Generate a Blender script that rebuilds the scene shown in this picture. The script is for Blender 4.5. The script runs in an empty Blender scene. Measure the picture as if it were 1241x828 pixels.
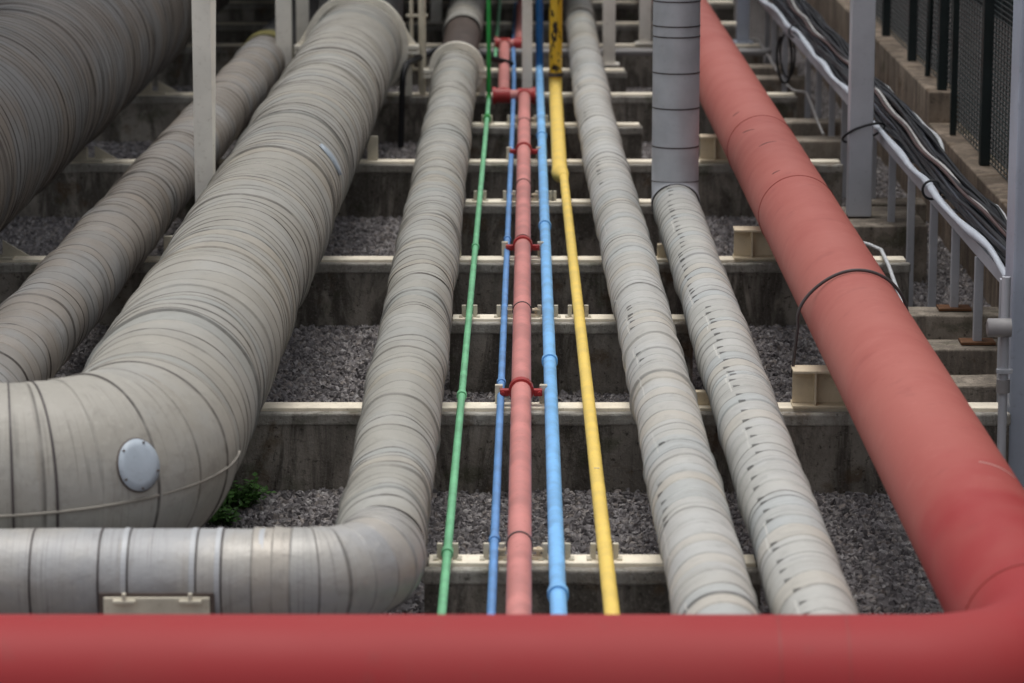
import bpy, bmesh, math, random
import numpy as np
from mathutils import Vector, Matrix, noise as mnoise

random.seed(7)
rng = np.random.default_rng(11)
scene = bpy.context.scene
COL = scene.collection
rad = math.radians

# ------------------------------------------------------------------ camera geometry (measured)
FPX, CAM_H, CXP, CYP = 4000.0, 3.2, 620.5, 414.0
PITCH = math.atan((CYP + 390.0) / FPX)
YAW = math.atan((625.0 - CXP) / FPX * math.cos(PITCH))
FWD = np.array([-math.sin(YAW) * math.cos(PITCH), math.cos(YAW) * math.cos(PITCH), -math.sin(PITCH)])
RGT = np.array([math.cos(YAW), math.sin(YAW), 0.0])
UPV = np.cross(RGT, FWD)
CPOS = np.array([0.0, 0.0, CAM_H])


def gp(px, py, z=0.0):
    """survey point: where the sight line through a photo pixel meets height z"""
    r = FWD + RGT * (px - CXP) / FPX - UPV * (py - CYP) / FPX
    p = CPOS + r * ((z - CAM_H) / r[2])
    return np.array([p[0], p[1], z])


def gx(px, Y):
    """world x of a photo column at depth Y near the ground"""
    w = Y * math.cos(PITCH) + CAM_H * math.sin(PITCH)
    return (px - 625.0) * w / FPX


# ------------------------------------------------------------------ materials
def new_mat(name):
    m = bpy.data.materials.new(name)
    m.use_nodes = True
    nt = m.node_tree
    for n in list(nt.nodes):
        nt.nodes.remove(n)
    out = nt.nodes.new('ShaderNodeOutputMaterial')
    b = nt.nodes.new('ShaderNodeBsdfPrincipled')
    nt.links.new(b.outputs[0], out.inputs[0])
    return m, nt, b


class NB:
    """small helper for chaining shader nodes"""
    def __init__(self, nt):
        self.nt = nt

    def n(self, t, **kw):
        nd = self.nt.nodes.new(t)
        for k, v in kw.items():
            setattr(nd, k, v)
        return nd

    def link(self, a, b):
        self.nt.links.new(a, b)

    def pos(self, scale=(1, 1, 1)):
        g = self.n('ShaderNodeNewGeometry')
        mp = self.n('ShaderNodeMapping')
        mp.inputs['Scale'].default_value = scale
        self.link(g.outputs['Position'], mp.inputs['Vector'])
        return mp.outputs[0]

    def noise(self, vec, scale, detail=4, rough=.55, dist=0.0):
        t = self.n('ShaderNodeTexNoise')
        t.inputs['Scale'].default_value = scale
        t.inputs['Detail'].default_value = detail
        t.inputs['Roughness'].default_value = rough
        t.inputs['Distortion'].default_value = dist
        self.link(vec, t.inputs['Vector'])
        return t.outputs['Fac']

    def ramp(self, fac, lo, hi, a=0.0, b=1.0):
        r = self.n('ShaderNodeMapRange', interpolation_type='SMOOTHSTEP')
        r.inputs['From Min'].default_value = lo
        r.inputs['From Max'].default_value = hi
        r.inputs['To Min'].default_value = a
        r.inputs['To Max'].default_value = b
        self.link(fac, r.inputs['Value'])
        return r.outputs[0]

    def mix(self, fac, a, b, mode='MIX'):
        m = self.n('ShaderNodeMix', data_type='RGBA', blend_type=mode)
        if isinstance(fac, (int, float)):
            m.inputs[0].default_value = fac
        else:
            self.link(fac, m.inputs[0])
        for sock, v in ((m.inputs[6], a), (m.inputs[7], b)):
            if isinstance(v, tuple):
                sock.default_value = (*v, 1)
            else:
                self.link(v, sock)
        return m.outputs[2]

    def math(self, op, a, b=None):
        m = self.n('ShaderNodeMath', operation=op)
        for i, v in enumerate((a, b)):
            if v is None:
                continue
            if isinstance(v, (int, float)):
                m.inputs[i].default_value = v
            else:
                self.link(v, m.inputs[i])
        return m.outputs[0]

    def bump(self, b, h, strength, dist):
        bp = self.n('ShaderNodeBump')
        bp.inputs['Strength'].default_value = strength
        bp.inputs['Distance'].default_value = dist
        self.link(h, bp.inputs['Height'])
        self.link(bp.outputs[0], b.inputs['Normal'])


def paint(name, col, rough=.5, var=.12, dirt=.25, dirtcol=(.08, .065, .05), scale=6, metal=0., bump=.15, spec=.4):
    m, nt, b = new_mat(name)
    q = NB(nt)
    p = q.pos()
    n1 = q.noise(p, scale, 5)
    n2 = q.noise(p, scale * 9, 5, .65)
    c = q.mix(q.ramp(n1, .3, .7), tuple(x * (1 - var) for x in col), tuple(min(1, x * (1 + var)) for x in col))
    c = q.mix(q.math('MULTIPLY', q.ramp(n2, .56, .74), dirt), c, dirtcol)
    q.link(c, b.inputs['Base Color'])
    q.link(q.ramp(n1, .2, .8, rough - .08, rough + .1), b.inputs['Roughness'])
    b.inputs['Metallic'].default_value = metal
    b.inputs['Specular IOR Level'].default_value = spec
    q.bump(b, n2, bump, .004)
    return m


def jacket_mat(name, col, alt, rough=.55, seam=.95, stain=(.10, .08, .06), stain_amt=.5, band=.08, metal=0.0, cuts=None):
    """wrapped insulation: tint and lip come from the wrap geometry's own attributes"""
    m, nt, b = new_mat(name)
    q = NB(nt)
    at = q.n('ShaderNodeAttribute', attribute_name='tint')
    ed = q.n('ShaderNodeAttribute', attribute_name='lip')
    uv = q.n('ShaderNodeUVMap')
    p = q.pos()
    big = q.noise(p, 1.7, 4)
    med = q.noise(p, 9, 5, .6)
    fine = q.noise(p, 55, 6, .7)
    # scuffs running round the pipe
    mp = q.n('ShaderNodeMapping')
    mp.inputs['Scale'].default_value = (30, 1.6, 1)
    q.link(uv.outputs[0], mp.inputs[0])
    streak = q.noise(mp.outputs[0], 1.0, 4, .6)
    c = q.mix(at.outputs['Fac'], tuple(x * (1 - band) for x in col), tuple(x * (1 + band) for x in col))
    c = q.mix(q.ramp(big, .44, .62), c, q.mix(at.outputs['Fac'], tuple(x * .9 for x in alt), alt))
    # some whole wraps are stained brown or scoured blue grey
    c = q.mix(q.ramp(at.outputs['Fac'], .86, .9, 0, .3), c, tuple(x * y for x, y in zip(col, (1.05, .92, .76))))
    c = q.mix(q.ramp(at.outputs['Fac'], .14, .1, 0, .45), c, tuple(x * y for x, y in zip(col, (.92, 1.02, 1.12))))
    c = q.mix(q.math('MULTIPLY', q.math('MULTIPLY', q.ramp(streak, .56, .74), q.ramp(med, .4, .6)), stain_amt), c, stain)
    c = q.mix(q.math('MULTIPLY', q.ramp(fine, .6, .76), .3), c, tuple(x * .5 for x in col))
    # grime smudges and thin hairlines of further overlaps between the lips
    sm = q.noise(p, 15, 6, .68, .6)
    c = q.mix(q.math('MULTIPLY', q.ramp(sm, .5, .72), .38), c, tuple(x * .55 for x in col))
    c = q.mix(q.math('MULTIPLY', q.ramp(q.noise(p, 23, 4, .6), .58, .72), .28), c, tuple(min(1, x * 1.35) for x in col))
    mp2 = q.n('ShaderNodeMapping')
    mp2.inputs['Scale'].default_value = (42, .5, 1)
    q.link(uv.outputs[0], mp2.inputs[0])
    hair = q.noise(mp2.outputs[0], 1.0, 2, .5)
    hl = q.math('MULTIPLY', q.ramp(q.math('ABSOLUTE', q.math('SUBTRACT', hair, .5)), .022, .006), q.ramp(q.noise(p, 3.3, 3), .45, .6))
    c = q.mix(q.math('MULTIPLY', hl, .4), c, tuple(x * .35 for x in col))
    lipn = q.math('MULTIPLY', ed.outputs['Fac'], q.ramp(q.noise(p, 5, 4), .36, .6, .3, seam))
    c = q.mix(lipn, c, (.04, .032, .027))
    if cuts:
        a0, sg = cuts
        wo = q.n('ShaderNodeAttribute', attribute_name='along').outputs['Fac']
        arc = q.n('ShaderNodeAttribute', attribute_name='arc').outputs['Fac']
        ux = q.n('ShaderNodeSeparateXYZ')
        q.link(uv.outputs[0], ux.inputs[0])
        u = ux.outputs[0]
        # each stretch of cladding has its overlap line at a slightly different height
        cell = q.math('FLOOR', q.math('MULTIPLY', u, .62))
        wn = q.n('ShaderNodeTexWhiteNoise', noise_dimensions='1D')
        q.link(cell, wn.inputs['W'])
        sh = q.math('MULTIPLY', q.math('SUBTRACT', wn.outputs['Value'], .5), .06)
        d = q.math('SUBTRACT', q.math('SUBTRACT', arc, a0), sh)
        d = q.math('ADD', d, q.math('MULTIPLY', q.math('SUBTRACT', at.outputs['Fac'], .5), .012))
        d = q.math('MULTIPLY', d, sg)                    # 0 at the cut, growing away from it
        f1 = q.math('MULTIPLY', q.ramp(d, -.002, .001), q.ramp(d, .028, .026))
        hgt = q.math('MULTIPLY', q.math('SUBTRACT', .029, d), 1.3)
        f2 = q.ramp(q.math('SUBTRACT', wo, hgt), .002, -.004)
        gate = q.ramp(q.noise(p, 2.3, 2), .28 if a0 > -.1 else .54, .32 if a0 > -.1 else .58)
        c = q.mix(q.math('MULTIPLY', q.math('MULTIPLY', f1, f2), q.math('MULTIPLY', gate, .82)), c, (.045, .042, .038))
        dt = q.math('ABSOLUTE', q.math('ADD', d, .012))
        dash = q.n('ShaderNodeTexWhiteNoise', noise_dimensions='1D')
        q.link(q.math('FLOOR', q.math('MULTIPLY', u, 2.9)), dash.inputs['W'])
        tp = q.math('MULTIPLY', q.ramp(dt, .0042, .0030), q.ramp(dash.outputs['Value'], .68, .7))
        c = q.mix(q.math('MULTIPLY', tp, .8), c, (.57, .56, .52))
    q.link(c, b.inputs['Base Color'])
    q.link(q.ramp(big, .3, .7, rough - .1, rough + .12), b.inputs['Roughness'])
    b.inputs['Metallic'].default_value = metal
    h = q.math('ADD', q.math('MULTIPLY', streak, .5), q.math('MULTIPLY', fine, .25))
    h = q.math('ADD', h, q.math('MULTIPLY', med, 1.2))
    q.bump(b, h, .4, .012)
    return m


def concrete_mat(name, col=(.33, .30, .26), dark=(.066, .058, .05), amt=.82):
    m, nt, b = new_mat(name)
    q = NB(nt)
    p = q.pos()
    st = q.noise(q.pos((4.5, 4.5, 1.0)), 1.0, 7, .72, .8)
    run = q.noise(q.pos((17, 17, .9)), 1.0, 4, .6)
    blot = q.noise(p, 2.7, 6, .62)
    fine = q.noise(p, 75, 5, .7)
    lich = q.noise(p, 34, 6, .75)
    c = q.mix(q.ramp(blot, .38, .62), tuple(x * .72 for x in col), tuple(x * 1.12 for x in col))
    c = q.mix(q.math('MULTIPLY', q.ramp(st, .42, .58), amt), c, dark)
    c = q.mix(q.math('MULTIPLY', q.math('MULTIPLY', q.ramp(run, .52, .7), q.ramp(blot, .42, .6)), .35), c, tuple(x * .4 for x in dark))
    c = q.mix(q.math('MULTIPLY', q.ramp(q.noise(p, 4.3, 5), .57, .68), .6), c, (.12, .075, .04))
    c = q.mix(q.math('MULTIPLY', q.ramp(q.noise(q.pos((1, 1, 1.4)), 3.6, 5), .57, .7), .55), c, (.055, .065, .03))
    c = q.mix(q.math('MULTIPLY', q.ramp(lich, .56, .66), .75), c, tuple(x * .35 for x in dark))
    c = q.mix(q.math('MULTIPLY', q.ramp(fine, .52, .72), .45), c, tuple(min(1, x * 1.25) for x in col))
    q.link(c, b.inputs['Base Color'])
    b.inputs['Roughness'].default_value = .92
    b.inputs['Specular IOR Level'].default_value = .2
    h = q.math('ADD', fine, q.math('MULTIPLY', blot, 1.5))
    q.bump(b, h, .7, .012)
    return m


def chipped_mat(name, col, chip=(.02, .012, .008), lo=.6, hi=.66, scale=14, rough=.3):
    m, nt, b = new_mat(name)
    q = NB(nt)
    n = q.noise(q.pos((1, 1, .45)), scale, 5, .6)
    n2 = q.noise(q.pos(), 5, 3)
    c = q.mix(q.ramp(n2, .3, .7), tuple(x * .85 for x in col), col)
    c = q.mix(q.ramp(n, lo, hi), c, chip)
    q.link(c, b.inputs['Base Color'])
    b.inputs['Roughness'].default_value = rough
    q.bump(b, n, .3, .004)
    return m


M = {}
M['jacket_pale'] = jacket_mat('pale_wrap', (.35, .338, .298), (.375, .372, .345), stain=(.19, .155, .115), stain_amt=.5, band=.05)
M['jacket_large'] = jacket_mat('large_wrap', (.34, .322, .28), (.365, .356, .325), stain=(.18, .145, .105), stain_amt=.5, band=.05)
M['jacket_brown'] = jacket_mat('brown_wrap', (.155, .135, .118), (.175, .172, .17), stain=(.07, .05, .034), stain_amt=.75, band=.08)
M['jacket_rusty'] = jacket_mat('rusty_wrap', (.265, .236, .205), (.30, .294, .283), stain=(.12, .082, .05), stain_amt=.7, band=.07)
M['jacket_white'] = jacket_mat('white_wrap', (.44, .43, .395), (.465, .465, .445), stain=(.27, .24, .20), stain_amt=.35, seam=.62, band=.04, cuts=(-.118, 1))
M['jacket_white_cut'] = jacket_mat('white_wrap_with_cuts', (.44, .435, .405), (.47, .47, .455), stain=(.27, .24, .20), stain_amt=.3, seam=.6, band=.04, cuts=(-.085, 1))
M['jacket_metal'] = jacket_mat('sheet_metal', (.38, .365, .335), (.37, .375, .38), rough=.42, stain=(.24, .20, .15), stain_amt=.4, band=.03, metal=.12)
M['seam_sheet'] = paint('seam_sheet', (.27, .25, .215), .55, .1, .3)
M['riser_metal'] = paint('riser_sheet_metal', (.44, .455, .485), .45, .08, .15, metal=.2)
M['dark_sleeve'] = paint('dark_brown_sleeve', (.085, .065, .055), .6, .3, .4)
M['dark_steel'] = paint('dark_grey_steel', (.075, .075, .075), .55, .2, .4)
M['collar'] = paint('cream_collar', (.80, .76, .66), .6, .12, .35, (.2, .14, .07))
M['cream'] = paint('cream_steel', (.58, .535, .43), .6, .12, .5, (.25, .17, .09), 8)
M['plate'] = paint('cream_plate', (.86, .785, .64), .65, .1, .55, (.32, .25, .16), 9)
M['beige'] = paint('beige_beam_paint', (.68, .58, .42), .55, .08, .3, (.2, .12, .05), 7)
M['column'] = paint('column_paint', (.82, .785, .71), .6, .1, .35, (.3, .24, .16), 3)
M['grey_post'] = paint('grey_post_paint', (.47, .485, .52), .5, .08, .3, (.2, .2, .2), 3)
M['post_blue'] = paint('blue_grey_post_paint', (.38, .42, .50), .5, .08, .3, (.15, .16, .18), 3)
M['concrete'] = concrete_mat('stained_concrete')
M['rim'] = concrete_mat('pale_edge_concrete', (.42, .40, .36), (.19, .175, .15), .6)
M['footing'] = concrete_mat('weathered_footing_concrete', (.38, .33, .27), (.11, .095, .08), .6)
M['wall'] = concrete_mat('brown_wall_concrete', (.36, .29, .225), (.09, .07, .055), .6)
def red_mat():
    """red oxide paint, chalky pink on the long run, deeper crimson on the elbow and cross run"""
    m, nt, b = new_mat('red_oxide_paint')
    q = NB(nt)
    p = q.pos()
    sep = q.n('ShaderNodeSeparateXYZ')
    q.link(p, sep.inputs[0])
    n1 = q.noise(p, 1.9, 5)
    n2 = q.noise(p, 13, 6, .65)
    n3 = q.noise(p, 70, 4, .6)
    long_run = q.ramp(q.math('ADD', sep.outputs[1], q.math('MULTIPLY', n1, 3.5)), 11.2, 13.8)
    c = q.mix(long_run, (.30, .026, .028), (.405, .125, .102))
    c = q.mix(q.math('MULTIPLY', q.ramp(n1, .42, .68), .30), c, (.30, .055, .05))
    c = q.mix(q.math('MULTIPLY', q.math('MULTIPLY', q.ramp(n2, .53, .72), long_run), .22), c, (.50, .19, .165))
    c = q.mix(q.math('MULTIPLY', q.ramp(n2, .40, .26), .30), c, (.26, .045, .04))
    c = q.mix(q.math('MULTIPLY', q.ramp(n3, .68, .74), .5), c, (.20, .04, .035))
    drip = q.noise(q.pos((7, 7, .7)), 1.0, 4, .6)
    c = q.mix(q.math('MULTIPLY', q.ramp(drip, .60, .70), .20), c, (.22, .05, .045))
    q.link(c, b.inputs['Base Color'])
    q.link(q.ramp(n1, .3, .7, .55, .62), b.inputs['Roughness'])
    b.inputs['Specular IOR Level'].default_value = .25
    q.bump(b, q.math('ADD', n2, q.math('MULTIPLY', n3, .3)), .12, .004)
    return m


M['red'] = red_mat()
M['red_joint'] = paint('red_joint_line', (.22, .03, .026), .5, .1, .1)
M['red_thin'] = paint('pink_red_paint', (.56, .22, .20), .5, .16, .5, (.30, .08, .06), 5)
M['red_deep'] = paint('deep_red_fitting', (.36, .03, .028), .4, .15, .25, (.1, .02, .02), 12)
M['red_mark'] = paint('red_weld_line', (.30, .045, .035), .5, .1, .1)
M['white_mark'] = paint('chalk_scrape', (.62, .42, .38), .7, .1, .2)
M['green'] = paint('pale_green_paint', (.19, .52, .28), .5, .16, .5, (.12, .2, .1), 9)
M['green_deep'] = paint('shaded_riser_valve_green', (.02, .30, .055), .4, .15, .3, (.02, .08, .02), 9)  # vivid valve green; on the riser it also carries the weaker sky light
M['blue'] = paint('sky_blue_paint', (.20, .47, .82), .45, .16, .5, (.1, .2, .35), 9)
M['blue_small'] = paint('mid_blue_paint', (.13, .29, .58), .45, .16, .5, (.06, .1, .2), 9)
M['blue_deep'] = chipped_mat('chipped_shaded_blue', (.015, .13, .36), (.008, .03, .07), .57, .66)  # chipped paint, base darkened to stand for less sky light on the riser
M['yellow'] = paint('yellow_paint', (.82, .585, .13), .5, .08, .4, (.35, .22, .06), 9)
M['yellow_chip'] = chipped_mat('chipped_shaded_yellow', (.72, .45, .03), lo=.565, hi=.59, scale=24)  # chipped paint, base deepened because the upright pipe catches less sky
M['black'] = paint('black_rubber', (.014, .014, .016), .5, .2, .1)
M['band_dark'] = paint('dark_band', (.06, .05, .05), .5, .2, .2)
M['band_shine'] = paint('bright_strap', (.43, .445, .46), .5, .05, .1, metal=.15)
M['tear'] = paint('dark_overlap_gap', (.05, .046, .042), .8, .2, .2)
M['strip'] = paint('white_seam_tape', (.60, .59, .55), .6, .1, .3)
M['pale_plate'] = paint('pale_blue_plate', (.42, .48, .54), .45, .08, .35, (.2, .2, .19), 9)
M['sheath'] = paint('white_cable_sheath', (.47, .51, .57), .45, .06, .2)
M['white_cable'] = paint('white_cable', (.58, .60, .62), .5, .08, .25)
M['cable_black'] = paint('black_cable', (.012, .012, .015), .5, .2, .1, spec=.25)
M['cable_grey'] = paint('grey_cable', (.03, .034, .045), .5, .2, .1, spec=.25)
M['cable_pale'] = paint('pale_cable', (.42, .41, .40), .5, .1, .2)
M['cable_brown'] = paint('brown_cable', (.06, .03, .028), .45, .2, .2)
M['rust'] = paint('rusty_plate', (.16, .075, .035), .8, .3, .5, (.05, .03, .02), 15)
M['fence'] = paint('dark_green_fence_paint', (.012, .02, .02), .5, .2, .2)
M['mesh'] = paint('fence_mesh_wire', (.018, .03, .03), .45, .1, .1)
M['conduit'] = paint('grey_conduit', (.30, .29, .29), .5, .1, .3)
M['yellowgreen'] = paint('yellow_green_collar', (.20, .18, .06), .6, .2, .4)
M['building'] = paint('dark_cladding', (.022, .025, .028), .7, .2, .2, scale=1)
M['shading_deck'] = paint('deck_steel', (.12, .12, .12), .7, .2, .3)
M['stain_black'] = paint('brown_run', (.05, .04, .03), .8, .2, .2)


# ------------------------------------------------------------------ object helpers
def link(o, parent=None):
    COL.objects.link(o)
    if parent is not None:
        o.parent = parent
    return o


def thing(name, label, cat, loc=(0, 0, 0), group=None):
    o = bpy.data.objects.new(name, None)
    o.empty_display_size = .1
    o.location = loc
    link(o)
    o['label'] = label
    o['category'] = cat
    if group:
        o['group'] = group
    bpy.context.view_layer.update()
    return o


def tag(o, label, cat, group=None, kind=None):
    o['label'] = label
    o['category'] = cat
    if group:
        o['group'] = group
    if kind:
        o['kind'] = kind
    return o


class MB:
    """collects shapes in world space"""
    def __init__(self):
        self.v, self.f, self.smooth = [], [], []

    def add(self, vs, fs, smooth=False):
        o = len(self.v)
        self.v += [tuple(map(float, p)) for p in vs]
        self.f += [tuple(i + o for i in q) for q in fs]
        self.smooth += [smooth] * len(fs)

    def box(self, c, s, rz=0, bev=0.0):
        bm = bmesh.new()
        bmesh.ops.create_cube(bm, size=1)
        for v in bm.verts:
            v.co = Vector((v.co.x * s[0], v.co.y * s[1], v.co.z * s[2]))
        if bev:
            bmesh.ops.bevel(bm, geom=bm.edges[:], offset=bev, segments=2, affect='EDGES', profile=.6)
        mt = Matrix.Translation(Vector([float(x) for x in c])) @ Matrix.Rotation(rz, 4, 'Z')
        bm.transform(mt)
        bm.verts.index_update()
        self.add([v.co[:] for v in bm.verts], [[v.index for v in f.verts] for f in bm.faces])
        bm.free()
        return self

    def tube(self, pts, r, seg=12, cap=True, smooth=True):
        """swept tube; r is a number or one radius per point"""
        P = np.array(pts, float)
        n = len(P)
        rr = np.full(n, r) if np.isscalar(r) else np.array(r, float)
        T = np.gradient(P, axis=0) if n > 2 else np.repeat((P[1] - P[0])[None], 2, 0)
        T /= np.linalg.norm(T, axis=1)[:, None] + 1e-12
        up = np.array([0, 0, 1.]) if abs(T[0][2]) < .9 else np.array([0, -1., 0])
        N = up - T[0] * (up @ T[0])
        N /= np.linalg.norm(N)
        vs = []
        for i in range(n):
            N = N - T[i] * (N @ T[i])
            N /= np.linalg.norm(N)
            B = np.cross(T[i], N)
            for k in range(seg):
                a = 2 * math.pi * k / seg
                vs.append(P[i] + rr[i] * (N * math.cos(a) + B * math.sin(a)))
        fs = []
        for i in range(n - 1):
            for k in range(seg):
                k2 = (k + 1) % seg
                fs.append((i * seg + k, i * seg + k2, (i + 1) * seg + k2, (i + 1) * seg + k))
        self.add(vs, fs, smooth)
        if cap:
            self.add(vs[:seg], [tuple(range(seg))[::-1]])
            self.add(vs[-seg:], [tuple(range(seg))])
        return self

    def prism(self, outline, axis_vec):
        """closed 3D outline extruded along a vector"""
        o = [np.array(p, float) for p in outline]
        e = np.array(axis_vec, float)
        n = len(o)
        vs = o + [p + e for p in o]
        fs = [tuple(range(n))[::-1], tuple(range(n, 2 * n))]
        fs += [(i, (i + 1) % n, n + (i + 1) % n, n + i) for i in range(n)]
        self.add(vs, fs)
        return self

    def build(self, name, mat, parent=None, origin=None):
        me = bpy.data.meshes.new(name)
        V = np.array(self.v)
        if parent is not None:
            base = np.array(parent.matrix_world.translation)
        else:
            base = np.array(origin) if origin is not None else np.array([V[:, 0].mean(), V[:, 1].mean(), V[:, 2].min()])
        me.from_pydata((V - base).tolist(), [], self.f)
        me.polygons.foreach_set('use_smooth', self.smooth)
        me.materials.append(mat)
        bm = bmesh.new()
        bm.from_mesh(me)
        bmesh.ops.recalc_face_normals(bm, faces=bm.faces[:])
        bm.to_mesh(me)
        bm.free()
        o = bpy.data.objects.new(name, me)
        if parent is None:
            o.location = base
        link(o, parent)
        return o


def build_sub(mb, name, mat, part):
    """a sub-part: parent is a part (a mesh at its thing's base)"""
    bpy.context.view_layer.update()
    return mb.build(name, mat, part)


def fillet(pts, radii, step=.012):
    """polyline with rounded corners, densely sampled"""
    P = [np.array(p, float) for p in pts]
    segs = []
    out = []
    cur = P[0]
    for i in range(1, len(P) - 1):
        a, b, c = P[i - 1], P[i], P[i + 1]
        u = (a - b) / np.linalg.norm(a - b)
        w = (c - b) / np.linalg.norm(c - b)
        ang = math.acos(max(-1, min(1, u @ w)))
        R_ = radii[i - 1] if not np.isscalar(radii) else radii
        if R_ < 1e-6 or ang > math.pi - .003:
            segs.append(('l', cur, b))
            cur = b
            continue
        t = R_ / math.tan(ang / 2)
        p1, p2 = b + u * t, b + w * t
        cen = b + (u + w) / np.linalg.norm(u + w) * (R_ / math.sin(ang / 2))
        segs.append(('l', cur, p1))
        segs.append(('a', p1, p2, cen, R_, math.pi - ang))
        cur = p2
    segs.append(('l', cur, P[-1]))
    for s in segs:
        if s[0] == 'l':
            L = np.linalg.norm(s[2] - s[1])
            k = max(1, int(L / step))
            for j in range(k):
                out.append(s[1] + (s[2] - s[1]) * j / k)
        else:
            _, p1, p2, cen, R_, sw = s
            k = max(6, int(R_ * sw / step))
            e1 = (p1 - cen) / R_
            e2 = (p2 - cen) / R_
            e2 = e2 - e1 * (e1 @ e2)
            e2 /= np.linalg.norm(e2)
            for j in range(k):
                a = sw * j / k
                out.append(cen + R_ * (e1 * math.cos(a) + e2 * math.sin(a)))
    out.append(P[-1])
    return np.array(out)


class Sweep:
    """frames along a dense path; a = 0 is the top of a level pipe"""
    def __init__(self, P):
        self.P = P
        d = np.linalg.norm(np.diff(P, axis=0), axis=1)
        self.S = np.concatenate([[0], np.cumsum(d)])
        T = np.gradient(P, self.S, axis=0)
        k = 3
        T /= np.linalg.norm(T, axis=1)[:, None]
        N = np.zeros_like(T)
        up = np.array([0, 0, 1.]) if abs(T[0][2]) < .9 else np.array([0, 1., 0])
        n = up - T[0] * (up @ T[0])
        for i in range(len(P)):
            n = n - T[i] * (n @ T[i])
            n /= np.linalg.norm(n)
            N[i] = n
        self.T, self.N, self.B = T, N, np.cross(T, N)
        self.L = self.S[-1]

    def at(self, s):
        s = np.clip(s, 0, self.L)
        f = lambda A: np.stack([np.interp(s, self.S, A[:, i]) for i in range(3)], -1)
        return f(self.P), f(self.T), f(self.N), f(self.B)

    def surf(self, s, a, r):
        p, t, n, b = self.at(np.asarray(s, float))
        a = np.asarray(a, float)
        return p + np.asarray(r)[..., None] * (n * np.cos(a)[..., None] + b * np.sin(a)[..., None])

    def s_at_y(self, y):
        i = int(np.argmin(np.abs(self.P[:, 1] - y)))
        return self.S[i]


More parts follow.
